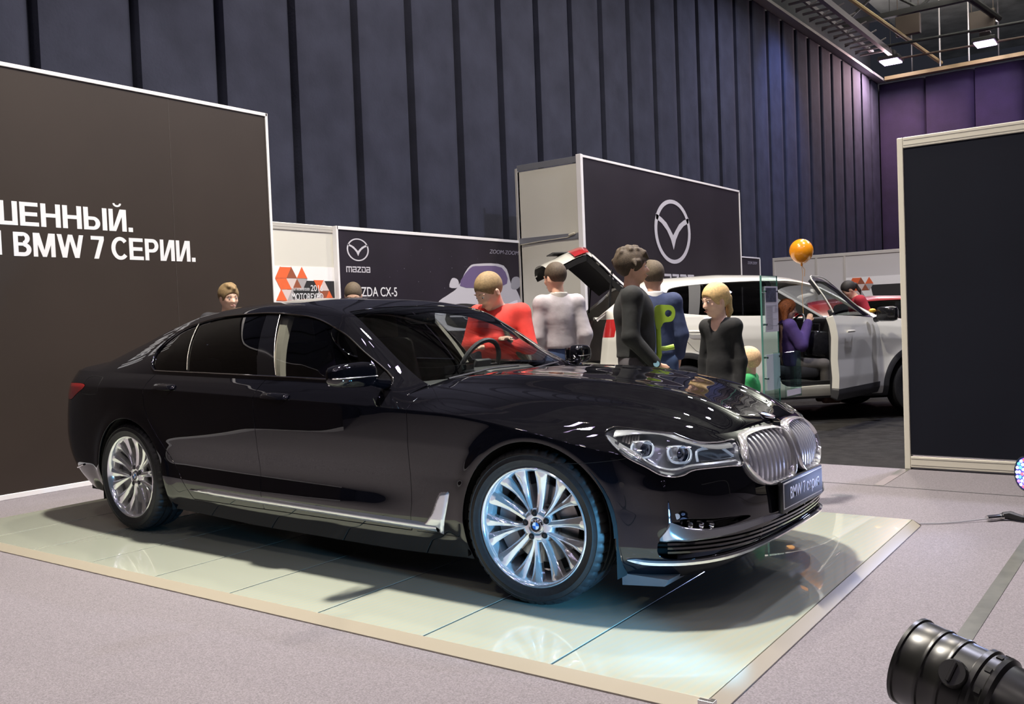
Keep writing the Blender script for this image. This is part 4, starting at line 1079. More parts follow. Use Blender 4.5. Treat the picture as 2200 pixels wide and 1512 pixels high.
def place_text(txt,y0,y1,z0,z1,x,parent,m=None,fat=1.0,italic=0,name='wall_lettering',capref='H',facing='x+'):
    """lettering scaled so its ink runs y0..y1 and the capitals z0..z1"""
    cu=bpy.data.curves.new('t','FONT'); cu.body=capref; cu.size=1; o=bpy.data.objects.new('t',cu); COL.objects.link(o); bpy.context.view_layer.update(); me=bpy.data.meshes.new_from_object(o); V=np.array([v.co for v in me.vertices]); ch0,ch1=V[:,1].min(),V[:,1].max(); bpy.data.objects.remove(o)
    cu=bpy.data.curves.new(name,'FONT'); cu.body=txt; cu.size=1; cu.offset=.006*fat; cu.extrude=.01; cu.shear=italic
    o=bpy.data.objects.new(name,cu); COL.objects.link(o); bpy.context.view_layer.update(); me=bpy.data.meshes.new_from_object(o); bpy.data.objects.remove(o)
    n=len(me.vertices); A=np.empty(n*3); me.vertices.foreach_get('co',A); A=A.reshape(-1,3); x0,x1=A[:,0].min(),A[:,0].max()
    B=np.empty_like(A); B[:,1]=y0+(A[:,0]-x0)/(x1-x0)*(y1-y0); B[:,2]=z0+(A[:,1]-ch0)/(ch1-ch0)*(z1-z0); B[:,0]=x+.0015+A[:,2]*.1
    if facing=='y-': B=B[:,[1,0,2]]; B[:,1]=x-.0015-A[:,2]*.1
    me.vertices.foreach_set('co',B.ravel()); me.update(); me.materials.clear(); me.materials.append(m or mat('white_lettering',(.66,.67,.70),.6))
    me.name=name; q=bpy.data.objects.new(name,me); COL.objects.link(q); q.parent=parent; return q
def arc(cx,cy,rx,ry,a0,a1,t,n=14,ty=None):
    """bent bar between two angles (degrees)"""
    ty=ty or t; o=[(cx+rx*math.cos(R_(a)),cy+ry*math.sin(R_(a))) for a in np.linspace(a0,a1,n)]; i=[(cx+(rx-t)*math.cos(R_(a)),cy+(ry-ty)*math.sin(R_(a))) for a in np.linspace(a0,a1,n)]
    return [[o[k],o[k+1],i[k+1],i[k]] for k in range(n-1)]
def rc(x0,x1,y0,y1): return [(x0,y0),(x1,y0),(x1,y1),(x0,y1)]
T_=.20; B_=.165
def heavy(ch):
    """heavy grotesque capitals on a unit cap height: polygons and width"""
    if ch=='Ш': return [rc(0,T_,0,1),rc(.50,.70,0,1),rc(1.0,1.2,0,1),rc(0,1.2,0,B_)],1.2
    if ch=='Е': return [rc(0,T_,0,1),rc(0,.72,0,B_),rc(0,.67,.42,.42+B_),rc(0,.70,1-B_,1)],.72
    if ch=='Н': return [rc(0,T_,0,1),rc(.58,.78,0,1),rc(0,.78,.42,.42+B_)],.78
    if ch=='Ь' or ch=='Ы':
        q=[rc(0,T_,0,1),rc(0,.40,0,.15),rc(0,.40,.44,.59)]+arc(.40,.295,.30,.295,-90,90,T_,16,.15)
        return (q,.70) if ch=='Ь' else (q+[rc(.80,1.0,0,1)],1.0)
    if ch in 'ИЙ':
        q=[rc(0,T_*.95,0,1),rc(.58,.78,0,1),[(.13,.0),(.24,.0),(.66,1.0),(.55,1.0)],[(.13,0),(.30,.0),(.66,.86),(.66,1.0),(.50,1)]]
        if ch=='Й': q+=arc(.39,1.27,.19,.17,180,360,.085,12)
        return q,.78
    if ch=='В' or ch=='B': return [rc(0,T_,0,1),rc(0,.42,0,B_),rc(0,.42,.435,.57),rc(0,.40,1-B_,1)]+arc(.42,.285,.32,.285,-90,90,T_,16,B_)+arc(.40,.745,.29,.255,-90,90,T_,16,B_*.85),.74
    if ch in 'РP': return [rc(0,T_,0,1),rc(0,.40,.37,.52),rc(0,.40,1-B_,1)]+arc(.40,.685,.31,.315,-90,90,T_,16,B_),.71
    if ch=='M': return [rc(0,.19,0,1),rc(.76,.95,0,1),[(0,1),(.28,1),(.55,0),(.39,0)],[(.95,1),(.67,1),(.40,0),(.56,0)]],.95
    if ch=='W': return [[(0,1),(.21,1),(.42,0),(.22,0)],[(.22,0),(.42,0),(.64,1),(.50,1)],[(.50,1),(.70,1),(.98,0),(.78,0)],[(.78,0),(.98,0),(1.2,1),(1.0,1)]],1.2
    if ch=='7': return [rc(0,.62,1-B_,1),[(.12,0),(.34,0),(.62,.84),(.42,.90)]],.62
    if ch in 'СC': return arc(.44,.5,.44,.52,42,318,T_,30,B_*1.02),.80
    if ch=='.': return [rc(0,.2,0,.2)],.2
    return [],.26
def heavy_line(txt,y0,y1,z0,z1,x,parent):
    pos=[];w=0
    for ch in txt:
        q,cw=heavy(ch); pos.append((q,w)); w+=cw+(.085 if ch!=' ' else .0)
    w-=.085; sy=(y1-y0)/w; sz=z1-z0; b=MB()
    for k,(q,o) in enumerate(pos):
        for i,pl_ in enumerate(q):
            P=[(y0+(o+a)*sy,z0+c*sz) for a,c in pl_]; n=len(P); d=x+.002+.00005*(i%7); b.add([(d,a,c) for a,c in P]+[(x,a,c) for a,c in P],[tuple(range(n)),tuple(range(n,2*n))[::-1]]+[(j,n+j,n+(j+1)%n,(j+1)%n) for j in range(n)])
    return fix_normals(b.build('wall_lettering',mat('white_lettering',(.66,.67,.70),.6),parent,smooth=False))
heavy_line('ШЕННЫЙ.',-.715,.585,2.235-FZ,2.435-FZ,.0,w1)
heavy_line('И',-.775,-.595,1.985-FZ,2.185-FZ,.0,w1)
heavy_line('BMW 7 СЕРИИ.',-.50,1.235,1.978-FZ,2.180-FZ,.0,w1)
b=MB(); b.box(-.004,.0016,1.016,1.0185,.05,3.58); b.build('panel_joint',mat('joint_brown',(.07,.06,.055),.5),w1,smooth=False)
# navy partition on the right
NAVY=mat('navy_panel',(.009,.010,.016),.7,0,.1,noise=(1.0,.1)); CREAMP=mat('cream_profile',(.60,.57,.48),.4)
w2=empty('partition_wall',(.49,3.55,FZ),0,'tall navy partition panel in a cream frame at the right edge','partition wall')
b=MB(); b.box(.05,4.5,.01,.06,.12,2.56); b.build('wall_panel',NAVY,w2,smooth=False)
for nm,a in (('frame_post',(0,.045,-.0,.08,0,2.64)),('frame_rail',(.045,4.5,-.0,.07,2.555,2.64)),('frame_rail',(.045,4.5,-.0,.07,.015,.105)),):
    b=MB(); b.bbox(*a,.006); b.build(nm,CREAMP,w2,smooth=False)
b=MB()
for z in (.035,.085,2.575,2.615): b.box(.05,4.5,-.0012,.002,z-.0025,z+.0025)
b.build('rail_groove',mat('groove_grey',(.2,.19,.17),.6),w2,smooth=False)
# white low wall with show banner
w3=empty('partition_wall',(-5.68,2.2,FZ),0,'cream white partition with an orange and black show banner beside the brown wall','partition wall')
b=MB(); b.box(-.05,0,-.2,1.02,0,2.42); b.build('wall_panel',WHITEP,w3,smooth=False)
b=MB(); b.bbox(-.06,.01,-.2,1.02,2.42,2.50,.005); b.box(-.06,.012,-.2,1.02,2.455,2.46); b.build('top_rail',PROF,w3,smooth=False)
def banner(parent,x,y0,y1,z0,z1,facing='x+',txt=True):
    """white strip banner with black bar, orange facets and lettering"""
    s=1
    def T(y,z,d): return (x+d,y,z) if facing=='x+' else (y,x-d,z)
    def quad(pts,m,name,d,par=None):
        b=MB(); n=len(pts); b.add([T(y,z,d) for y,z in pts]+[T(y,z,d-.003) for y,z in pts],[tuple(range(n)),tuple(range(n,2*n))[::-1]]+[(i,n+i,n+(i+1)%n,(i+1)%n) for i in range(n)]); return fix_normals(b.build(name,m,par or parent,smooth=False))
    W=mat('banner_white',(.80,.80,.80),.5); K=mat('banner_black',(.02,.02,.022),.5); O=[mat('banner_orange',(.72,.13,.04),.5),mat('banner_brown',(.28,.08,.04),.5),mat('banner_grey',(.36,.34,.35),.5),mat('banner_pale',(.62,.52,.50),.5)]
    bn=quad([(y0,z0),(y1,z0),(y1,z1),(y0,z1)],W,'show_banner',.004)
    L=y1-y0; h=z1-z0
    quad([(y0+.22*L,z0+.06*h),(y1-.02*L,z0+.06*h),(y1-.02*L,z0+.62*h),(y0+.20*L,z0+.62*h)],K,'banner_bar',.006,bn)
    rnd=random.Random(4)
    def tri(cx,cz,r,up,k): 
        q=[(cx-r,cz-r*.8 if up else cz+r*.8),(cx+r,cz-r*.8 if up else cz+r*.8),(cx,cz+r*.9 if up else cz-r*.9)]
        quad(q,O[k%4],'banner_facet',.008+.0004*rnd.random(),bn)
    r=.15*h*1.2
    for k,(i,j) in enumerate([(0,0),(1,0),(2,0),(0,1),(1,1),(2,1),(1,2),(2,2),(0,2),(4,2),(4,1),(3,1)]):
        tri(y0+.03*L+r+i*r,z0+.16*h+r*.4+j*r*1.65,r,(i+j)%2==0,k*7%4 if k%3 else 0)
    for k,(i,j) in enumerate([(0,0),(1,0),(2,0),(1,1),(2,1)]):
        tri(y1-.03*L-r-i*r,z0+.2*h+j*r*1.65,r,(i+j)%2==0,k*5%4)
    if txt:
        f='x+' if facing=='x+' else 'y-'; xo=x+.008 if f=='x+' else x-.008
        place_text('MOTOREXPO',y0+.27*L,y1-.22*L,z0+.10*h,z0+.28*h,xo,bn,mat('white_lettering',(.66,.67,.70),.6),fat=1.0,name='banner_lettering',facing=f)
        place_text('2016',y0+.58*L,y1-.22*L,z0+.34*h,z0+.50*h,xo,bn,mat('white_lettering',(.66,.67,.70),.6),fat=1.0,name='banner_lettering',facing=f)
        place_text('ТОЛЬЯТТИНСКИЙ АВТОСАЛОН',y0+.27*L,y0+.56*L,z0+.35*h,z0+.42*h,xo,bn,mat('white_lettering',(.66,.67,.70),.6),fat=.3,name='banner_lettering',facing=f)
    return bn
banner(w3,0,.10,1.0,1.60,2.02)
def block_word(word,y0,y1,z0,z1,x,parent,m=None):
    """squared wide lower case lettering"""
    t=.20; G={'m':([rc(0,t,0,1),rc(.62,.62+t,0,.9),rc(1.24,1.24+t,0,.9),rc(0,1.40,.80,1)],1.44),'a':([rc(0,1.0,.80,1),rc(.84,1.04,0,.95),rc(.05,1.0,.42,.58),rc(0,t,.05,.55),rc(.05,1.0,0,.17)],1.04),
       'z':([rc(0,1.0,.80,1),[(.0,.17),(.26,.17),(1.0,.80),(.74,.80)],rc(0,1.04,0,.17)],1.04),'d':([rc(0,.95,.80,1),rc(.84,1.04,.1,.9),rc(0,.95,0,.17),rc(0,t,0,.62)],1.04)}
    w=sum(G[c][1] for c in word)+.16*(len(word)-1); s=(y1-y0)/w; h=z1-z0; o=0; b=MB()
    for c in word:
        for i,q in enumerate(G[c][0]):
            P=[(y0+(o+a)*s,z0+d*h) for a,d in q]; n=4; e=x+.0025+.0001*i; b.add([(e,a,d) for a,d in P]+[(x,a,d) for a,d in P],[tuple(range(n)),tuple(range(n,2*n))[::-1]]+[(j,n+j,n+(j+1)%n,(j+1)%n) for j in range(n)])
        o+=G[c][1]+.16
    return fix_normals(b.build('wall_lettering',m or SILV,parent,smooth=False))
# long starry print panel with the emblem, the model name and the printed silver car
NIGHT=mat('night_print',(.015,.011,.020),.5,0,.35,noise=(.9,.3))
SILV=mat('silver_print',(.52,.51,.56),.45); SILV2=mat('silver_print_dim',(.25,.24,.30),.45)
def winged_emblem(parent,x,yc,zc,w,h,name='winged_emblem',m=SILV,th=.085):
    """oval ring with a winged V inside, flat print"""
    b=MB()
    n=48; ro=1.0; ri=1-th*1.6
    V=[];F=[]
    for i in range(n):
        a=2*PI*i/n; c,s=math.cos(a),math.sin(a)
        for r in (1,1-th*1.5): 
            V.append((x+.002,yc+c*r*w/2*(1+.02*s),zc+s*(r if r==1 else r+.02)*h/2))
    for i in range(n): j=(i+1)%n; F.append((2*i,2*j,2*j+1,2*i+1))
    b.add(V,F)
    for sd in (-1,1):
        up=[(.90,.34),(.60,.22),(.34,.02),(.14,-.24),(.0,-.56)]; lo=[(.94,.16),(.62,.06),(.40,-.10),(.22,-.26),(.02,-.32)] 
        lo=[(.90,.50),(.62,.40),(.36,.26),(.14,.04),(.0,-.12)]
        V=[(x+.002,yc+sd*u_*w/2,zc+v_*h/2) for u_,v_ in up]+[(x+.002,yc+sd*u_*w/2,zc+v_*h/2-.0) for u_,v_ in lo]
        b.add(V,[(i,i+1,i+6,i+5) if sd>0 else (i,i+5,i+6,i+1) for i in range(4)])
    V_,F_=b.out(); P=np.vstack([V_,V_-np.array([.004,0,0])]); k=len(V_)
    return obj(name,(P,F_+[tuple(i+k for i in f)[::-1] for f in F_]),m,parent,smooth=False)
w4=empty('partition_wall',(-5.62,3.2,FZ),0,'low black partition printed with stars, a silver car and a winged emblem','partition wall')
b=MB(); b.box(-.05,0,.02,3.68,0,2.46); b.build('wall_panel',NIGHT,w4,smooth=False)
b=MB(); b.bbox(-.06,.012,0,3.70,2.46,2.50,.004); b.build('edge_profile',WEDGE,w4,smooth=False)
for y in (-.01,3.68): b=MB(); b.bbox(-.06,.012,y,y+.03,0,2.5,.004); b.build('edge_profile',WEDGE,w4,smooth=False)
winged_emblem(w4,.001,.33,2.235,.36,.27)
block_word('mazda',.13,.52,1.925-FZ,1.995-FZ,.0,w4)
place_text('ZOOM-ZOOM',2.88,3.58,2.245-FZ,2.30-FZ,.0,w4,SILV2,fat=.2,italic=.25)
place_text('MAZDA CX-5',.17,.97,1.64-FZ,1.75-FZ,.0,w4,mat('white_lettering',(.66,.67,.70),.6),fat=1.0)
def star_field(parent,y0,y1,z0,z1,n,seed):
    rnd=random.Random(seed); b=MB()
    for i in range(n):
        y=rnd.uniform(y0,y1); z=rnd.uniform(z0,z1); r=rnd.choice((.002,.003,.004,.006)); b.add([(.0025,y-r,z),(.0025,y,z-r),(.0025,y+r,z),(.0025,y,z+r)],[(0,1,2,3)])
    o=b.build('printed_stars',SILV2,parent,smooth=False); o['kind']='stuff'; return o
star_field(w4,.7,3.3,1.2,2.3,70,2)
# printed silver car front (flat print on the wall)
def pr(name,pts,m,d): 
    b=MB(); n=len(pts); b.add([(d,1.60+y,1.20+z) for y,z in pts]+[(d-.002,1.60+y,1.20+z) for y,z in pts],[tuple(range(n)),tuple(range(n,2*n))[::-1]]+[(i,n+i,n+(i+1)%n,(i+1)%n) for i in range(n)]); return fix_normals(b.build(name,m,w4,smooth=False))
pc=pr('printed_car',spl([(.05,.10),(.12,.38),(.35,.50),(.55,.60),(.78,.86),(1.0,.93),(1.60,.92),(1.76,.66),(1.86,.60),(1.98,.42),(2.02,.10),(1.9,.02),(.2,.02)],4),SILV,.003)
pr('printed_screen',spl([(.60,.62),(.82,.86),(1.05,.90),(1.55,.89),(1.66,.66),(1.15,.60)],3),mat('print_violet',(.14,.10,.22),.4),.005)
pr('printed_grille',spl([(.30,.10),(.34,.32),(.60,.38),(1.0,.36),(1.36,.34),(1.40,.12),(.85,.04)],3),mat('banner_black',(.02,.02,.022),.5),.005)
pr('printed_mirror',spl([(1.76,.60),(1.80,.74),(1.95,.76),(2.0,.66),(1.9,.58)],3),mat('print_grey',(.3,.3,.34),.4),.004)
pr('printed_mirror',spl([(.38,.60),(.44,.72),(.56,.70),(.56,.60)],3),SILV,.004)
pr('printed_lamp',spl([(.06,.26),(.16,.36),(.30,.33),(.24,.24)],3),mat('print_white',(.8,.8,.9),.4),.006)
pr('printed_lamp',spl([(1.45,.34),(1.62,.36),(1.90,.42),(1.80,.30),(1.5,.27)],3),mat('print_white',(.8,.8,.9),.4),.006)
for z in (.26,.20): pr('printed_bar',[(.36,z),(1.34,z-.01),(1.34,z+.01),(.36,z+.02)],SILV,.007)
winged_emblem(w4,.008,1.60+.72,1.20+.24,.20,.16,name='printed_emblem')
# tall black and white tower block with emblem
w5=empty('partition_wall',(-4.5,6.8,FZ),0,'tall exhibition block with white side and black front bearing a large winged emblem','partition wall')
b=MB(); b.box(-.05,0,.03,5.56,0,3.58); b.build('wall_panel',mat('charcoal_print',(.017,.014,.019),.5,0,.35,noise=(.8,.25)),w5,smooth=False)
b=MB(); b.bbox(-.06,.012,.0,5.60,3.575,3.61,.004); b.build('edge_profile',WEDGE,w5,smooth=False)
b=MB(); b.bbox(-.06,.02,-.03,.035,0,3.615,.006); b.build('corner_post',WEDGE,w5,smooth=False)
b=MB(); b.bbox(-.06,.012,5.57,5.60,0,3.61,.004); b.build('edge_profile',WEDGE,w5,smooth=False)
b=MB(); b.box(-1.1,-.06,-.0,.03,0,3.5); b.box(-1.1,-1.07,0,5.6,0,3.5); b.build('side_panel',WHITEP,w5,smooth=False)
for z in (3.51,2.44): b=MB(); b.bbox(-1.1,-.06,-.015,.0,z,z+.085,.004); b.build('side_rail',mat('rail_grey',(.28,.29,.32),.4,.5),w5,smooth=False)
b=MB(); b.bbox(-1.135,-1.095,-.02,.02,0,3.55,.004); b.build('side_post',PROF,w5,smooth=False)
b=MB(); b.tube([(-1.08,-.02,2.43),(-.7,-.022,2.455),(-.25,-.022,2.47),(-.10,-.022,2.52)],.006,6); b.tube([(-.22,-.022,2.50),(-.12,-.022,2.52)],.018,8); b.build('wall_cable',mat('cream_cable',(.6,.57,.45),.5),w5)
winged_emblem(w5,.004,2.78,2.64+.04,1.30,1.05,m=SILV,th=.095)
block_word('mazda',2.05,3.52,1.75-FZ,1.945-FZ,.0,w5)
# small printed panel and white back wall
w6=empty('partition_wall',(-5.5,12.5,FZ),0,'narrow black printed panel right of the tall block in the distance','partition wall')
b=MB(); b.box(-.05,0,0,3.35,0,2.50); b.build('wall_panel',NIGHT,w6,smooth=False)
b=MB(); b.bbox(-.06,.012,0,3.38,2.50,2.53,.004); b.bbox(-.06,.012,3.34,3.38,0,2.53,.004); b.build('edge_profile',WEDGE,w6,smooth=False)
place_text('ZOOM-ZOOM',2.65,3.2,2.33-FZ,2.39-FZ,.0,w6,SILV2,fat=.6,italic=.25)
w7=empty('partition_wall',(-5.4,16.4,FZ),0,'long white modular back wall with an orange show banner behind the white car','partition wall')
b=MB(); b.box(0,12,0,.05,0,2.46); b.build('wall_panel',mat('white_back_panel',(.56,.55,.55),.55),w7,smooth=False)
b=MB(); b.bbox(0,12,-.02,.06,2.46,2.53,.004); b.build('top_rail',PROF,w7,smooth=False)
for x in (0,.98,1.6,2.9,3.9,4.9,5.9,6.9): b=MB(); b.bbox(x,x+.045,-.02,0,0,2.46,.004); b.build('frame_post',PROF,w7,smooth=False)
banner(w7,-.0,1.62,4.3,1.50,1.98,'y-',txt=False)
# ------------------------------------------------------------------ figures: smooth distance fields turned into one skin
class Field:
    def __init__(s,lo,hi,h,zfine=None,hf=None):
        s.x=np.arange(lo[0],hi[0]+h,h); s.y=np.arange(lo[1],hi[1]+h,h)
        if zfine is None: s.z=np.arange(lo[2],hi[2]+h,h)
        else:
            s.z=np.concatenate([np.arange(lo[2],zfine,h*1.6),np.arange(zfine,hi[2]+hf,hf)])
        s.D=np.full((len(s.x),len(s.y),len(s.z)),9.0,np.float32)
    def sub(s,c0,c1,pad):
        i=[np.searchsorted(a,(c0[k]-pad,c1[k]+pad)) for k,a in enumerate((s.x,s.y,s.z))]
        sl=tuple(slice(max(0,a),b+1) for a,b in i)
        X,Y,Z=np.meshgrid(s.x[sl[0]],s.y[sl[1]],s.z[sl[2]],indexing='ij'); return sl,X,Y,Z
    def comb(s,sl,d,k,op):
        a=s.D[sl]; d=d.astype(np.float32)
        if op=='u':
            h=np.clip(.5+.5*(a-d)/k,0,1); s.D[sl]=a*(1-h)+d*h-k*h*(1-h)
        elif op=='s':   # smooth subtraction
            h=np.clip(.5-.5*(a+d)/k,0,1); s.D[sl]=a*(1-h)-d*h+k*h*(1-h)
        elif op=='i': s.D[sl]=np.maximum(a,d)
    def cone(s,a,b,ra,rb,k=.02,op='u',fx=None):
        a=np.array(a,float);b=np.array(b,float); r=max(ra,rb)
        sl,X,Y,Z=s.sub(np.minimum(a,b),np.maximum(a,b),r+k+.05)
        if 0 in X.shape: return
        e=b-a; L=max(e@e,1e-9); t=np.clip(((X-a[0])*e[0]+(Y-a[1])*e[1]+(Z-a[2])*e[2])/L,0,1)
        d=np.sqrt((X-a[0]-t*e[0])**2+(Y-a[1]-t*e[1])**2+(Z-a[2]-t*e[2])**2)-(ra+(rb-ra)*t)
        s.comb(sl,d,k,op)
    def ell(s,c,r,k=.02,op='u',R=None):
        c=np.array(c,float); r=np.array(r,float); m=r.max(); sl,X,Y,Z=s.sub(c-m,c+m,k+.05)
        if 0 in X.shape: return
        P=np.stack([X-c[0],Y-c[1],Z-c[2]],-1)
        if R is not None: P=P@np.array(R)
        q=np.linalg.norm(P/r,axis=-1); g=np.linalg.norm(P/r**2,axis=-1)
        s.comb(sl,q*(q-1)/np.maximum(g,1e-6),k,op)
    def mesh(s):
        D=s.D; sg=D<0
        nx,ny,nz=D.shape
        ax=[s.x,s.y,s.z]
        cnt=np.zeros((nx-1,ny-1,nz-1),np.float32); acc=np.zeros((nx-1,ny-1,nz-1,3),np.float32)
        for ax_ in range(3):
            o=[a for a in range(3) if a!=ax_]
            for i in (0,1):
                for j in (0,1):
                    sa=[None]*3;sb=[None]*3
                    sa[ax_]=slice(0,-1);sb[ax_]=slice(1,None)
                    for q,w in ((o[0],i),(o[1],j)): sa[q]=sb[q]=slice(w,-1 if w==0 else None)
                    A=D[tuple(sa)];B=D[tuple(sb)]; m=(A<0)!=(B<0)
                    t=np.where(m,A/np.where(m,A-B,1),0)
                    cnt+=m
                    g=[None]*3
                    for q in range(3):
                        v=ax[q]; sh=[1,1,1]; sh[q]=-1
                        if q==ax_: c0=v[:-1].reshape(sh);c1=v[1:].reshape(sh); val=c0+(c1-c0)*t
                        else:
                            w=i if q==o[0] else j; val=np.broadcast_to((v[:-1] if w==0 else v[1:]).reshape(sh),t.shape)
                        acc[...,q]+=np.where(m,val,0)
        act=cnt>0; idx=np.full(act.shape,-1,np.int64); idx[act]=np.arange(act.sum()); V=acc[act]/cnt[act][:,None]
        F=[]
        for ax_ in range(3):
            o=[a for a in range(3) if a!=ax_]
            sa=[slice(1,-1)]*3; sb=[slice(1,-1)]*3; sa[ax_]=slice(0,-1); sb[ax_]=slice(1,None)
            A=sg[tuple(sa)];B=sg[tuple(sb)]; m=A!=B; I=np.argwhere(m)
            if not len(I): continue
            flip=A[m]
            base=I.copy(); base[:,o[0]]+=1; base[:,o[1]]+=1
            def at(d0,d1):
                q=base.copy(); q[:,o[0]]-=d0; q[:,o[1]]-=d1; return idx[q[:,0],q[:,1],q[:,2]]
            Q=np.stack([at(1,1),at(0,1),at(0,0),at(1,0)],1)
            if ax_==1: flip=~flip
            Q[~flip]=Q[~flip][:,::-1]
            F.append(Q)
        F=np.vstack(F); F=F[(F>=0).all(1)]
        return V,F
def mesh_obj(name,V,F,m,parent,smooth=2):
    me=bpy.data.meshes.new(name); me.from_pydata(V.tolist(),[],F.tolist()); me.update(); me.materials.append(m); me.shade_smooth()
    bm=bmesh.new(); bm.from_mesh(me)
    for _ in range(smooth): bmesh.ops.smooth_vert(bm,verts=bm.verts[:],factor=.5,use_axis_x=True,use_axis_y=True,use_axis_z=True)
    bm.to_mesh(me); bm.free()
    o=bpy.data.objects.new(name,me); COL.objects.link(o); o.parent=parent; return o
def Rz(a): c,s=math.cos(a),math.sin(a); return np.array([[c,-s,0],[s,c,0],[0,0,1]])
def Ry(a): c,s=math.cos(a),math.sin(a); return np.array([[c,0,s],[0,1,0],[-s,0,c]])
def Rx(a): c,s=math.cos(a),math.sin(a); return np.array([[1,0,0],[0,c,-s],[0,s,c]])
SKIN=mat('skin',(.60,.36,.25),.5,noise=(30,.06)); SKINF=mat('skin_fair',(.72,.46,.34),.5,noise=(30,.05))
def cloth(n,c,sc=9,b=.5): return mat(n,c,.85,noise=(sc,.16),bump=(14,b*.6))
def person(label,loc,facing,H=1.78,head=(0,0,0),arms=None,legs=None,skin=SKIN,top=None,top_len=.90,top_fat=1.0,trouser=None,shoes=None,hair=None,hair_style='short',neck='crew',skirt=False,lean=0,girth=1.0,child=1.0,seat=False,sleeve=1.0,collar=None,smallhead=1.0,group=None,h=.011,rollneck=False,bare_hands=True):
    """facing: heading of the chest (radians, world); head=(yaw,pitch,roll) relative to chest. arms: {side:(elbow,wrist)} in body units
       local frame: x forward, y left, z up, unit = metres at H=1.78"""
    e=empty('person',loc,facing,label,'person',group=group); S=H/1.78; e.scale=(S,S,S)
    hs=child*smallhead
    sho=.182*girth
    J=dict(pel=(0,0,.96),wa=(.01,0,1.12),ch=(.0,0,1.32),nk=(-.015,0,1.485),hd=(.012,0,1.60))
    if seat: dz=-.42; J={k:(a,b,c+dz) for k,(a,b,c) in J.items()}
    base=np.array(J['pel'])
    def L(p): # lean forward about pelvis
        p=np.array(p,float); q=p-base; r=Ry(lean)@q; return base+r
    ch,nk,hd,wa=L(J['ch']),L(J['nk']),L(J['hd']),L(J['wa'])
    shs={s:L((J['ch'][0]-.01,s*sho,J['ch'][2]+.115)) for s in(-1,1)}
    arms=arms or {}
    el,wr={},{}
    for s in (-1,1):
        d=arms.get(s,((-.02,.245,1.15),(.05,.255,.91)))
        off=np.array([0,0,-.42]) if seat else 0
        el[s]=np.array([d[0][0],s*d[0][1],d[0][2]])+off; wr[s]=np.array([d[1][0],s*d[1][1],d[1][2]])+off
    hip={s:np.array([0,s*.095,base[2]-.03]) for s in(-1,1)}
    if seat: kn={s:np.array([.44,s*.13,.50]) for s in(-1,1)}; an={s:np.array([.46,s*.12,.09]) for s in(-1,1)}
    else:
        kn={s:np.array([.015,s*.10,.51]) for s in(-1,1)}; an={s:np.array([-.02,s*.105,.09]) for s in(-1,1)}
    if legs:
        for s in legs: kn[s]=np.array(legs[s][0]); an[s]=np.array(legs[s][1])
    HR=Ry(lean)@Rz(head[0])@Ry(head[1])@Rx(head[2])
    hc=nk+HR@np.array([.025,0,.155]) ; k=1.0
    def hp(p): return hc+HR@(np.array(p)*hs)     # head frame point, origin at ear level
    lo=[-.50,-.55,0.0]; hi=[.70,.55,hc[2]+.22*hs]
    allp=np.array([*el.values(),*wr.values(),*kn.values(),*an.values()]); lo=[allp[:,0].min()-.22,min(-.30,allp[:,1].min()-.15),0]; hi=[max(.30,allp[:,0].max()+.28),max(.30,allp[:,1].max()+.15),hc[2]+.02+.17*max(1,hs*1.12)]
    f=Field(lo,hi,h,zfine=hc[2]-.17*hs,hf=.0075)
    g=girth
    # torso and limbs
    f.ell(base+[0,0,-.02],(.115*g,.165*g,.13),.05); f.ell(wa,(.105*g,.145*g,.16),.05); f.ell(ch+[0,0,.01],(.118*g,.168*g,.17),.05)
    for s in(-1,1):
        f.cone(ch+[0,s*.06,.10],shs[s],.07,.058,.05); f.cone(shs[s],el[s],.052*g,.041,.03); f.cone(el[s],wr[s],.041,.026,.02)
        f.cone(hip[s],kn[s],.088*g,.058,.04); f.cone(kn[s],an[s],.058,.040,.02); f.cone(an[s],an[s]+[.12,0,-.055],.040,.030,.03)
        # hand: palm, four bent fingers, thumb
        d=wr[s]-el[s]; d/=np.linalg.norm(d); side=np.cross(d,[1,0,0]) if abs(d[0])<.8 else np.cross(d,[0,0,1]); side/=np.linalg.norm(side); fw=np.cross(side,d)  # fw ~ thumb side
        if fw[0]<0 and abs(d[0])<.8: fw=-fw
        inn=np.cross(fw,d)*(1); inn=inn if inn[1]*s<0 else -inn
        pm=wr[s]+d*.055
        for q in (-.028,-.010,.009,.027): f.cone(wr[s]+d*.01+fw*q*.5,wr[s]+d*.088+fw*q,.016,.0145,.012)
        for q,ln in ((-.030,.058),(-.011,.072),(.009,.078),(.028,.070)):
            a=wr[s]+d*.090+fw*q; b_=a+d*ln*.5+inn*.008; c_=b_+d*ln*.35+inn*.028; f.cone(a,b_,.0095,.0088,.004); f.cone(b_,c_,.0088,.0075,.004)
        a=wr[s]+d*.030+fw*.026; b_=a+d*.032+fw*.022+inn*.006; f.cone(a,b_,.013,.0105,.008); f.cone(b_,b_+d*.032+fw*.004+inn*.008,.0105,.0085,.004)
    # neck and head
    f.cone(nk-[0,0,.06],hp((-.010,0,-.045)),.062*g**.5*(.8+.2*hs),.054*hs,.03)
    f.ell(hp((-.012,0,.040)),np.array((.098,.077,.092))*hs,.02,R=HR); f.ell(hp((.030,0,-.005)),np.array((.066,.062,.080))*hs,.03,R=HR)
    f.cone(hp((.055,0,-.078)),hp((.020,0,-.050)),.026*hs,.048*hs,.03)
    for s in(-1,1): f.cone(hp((.048,s*.018,-.076)),hp((-.012,s*.058,-.030)),.020*hs,.020*hs,.02); f.ell(hp((.066,s*.038,-.018)),np.array((.022,.022,.024))*hs,.015,R=HR)
    f.cone(hp((.086,0,.018)),hp((.108,0,-.022)),.0085*hs,.0135*hs,.010)                       # nose
    for s in(-1,1): f.cone(hp((.096,s*.009,-.026)),hp((.094,s*.012,-.026)),.008*hs,.008*hs,.006)
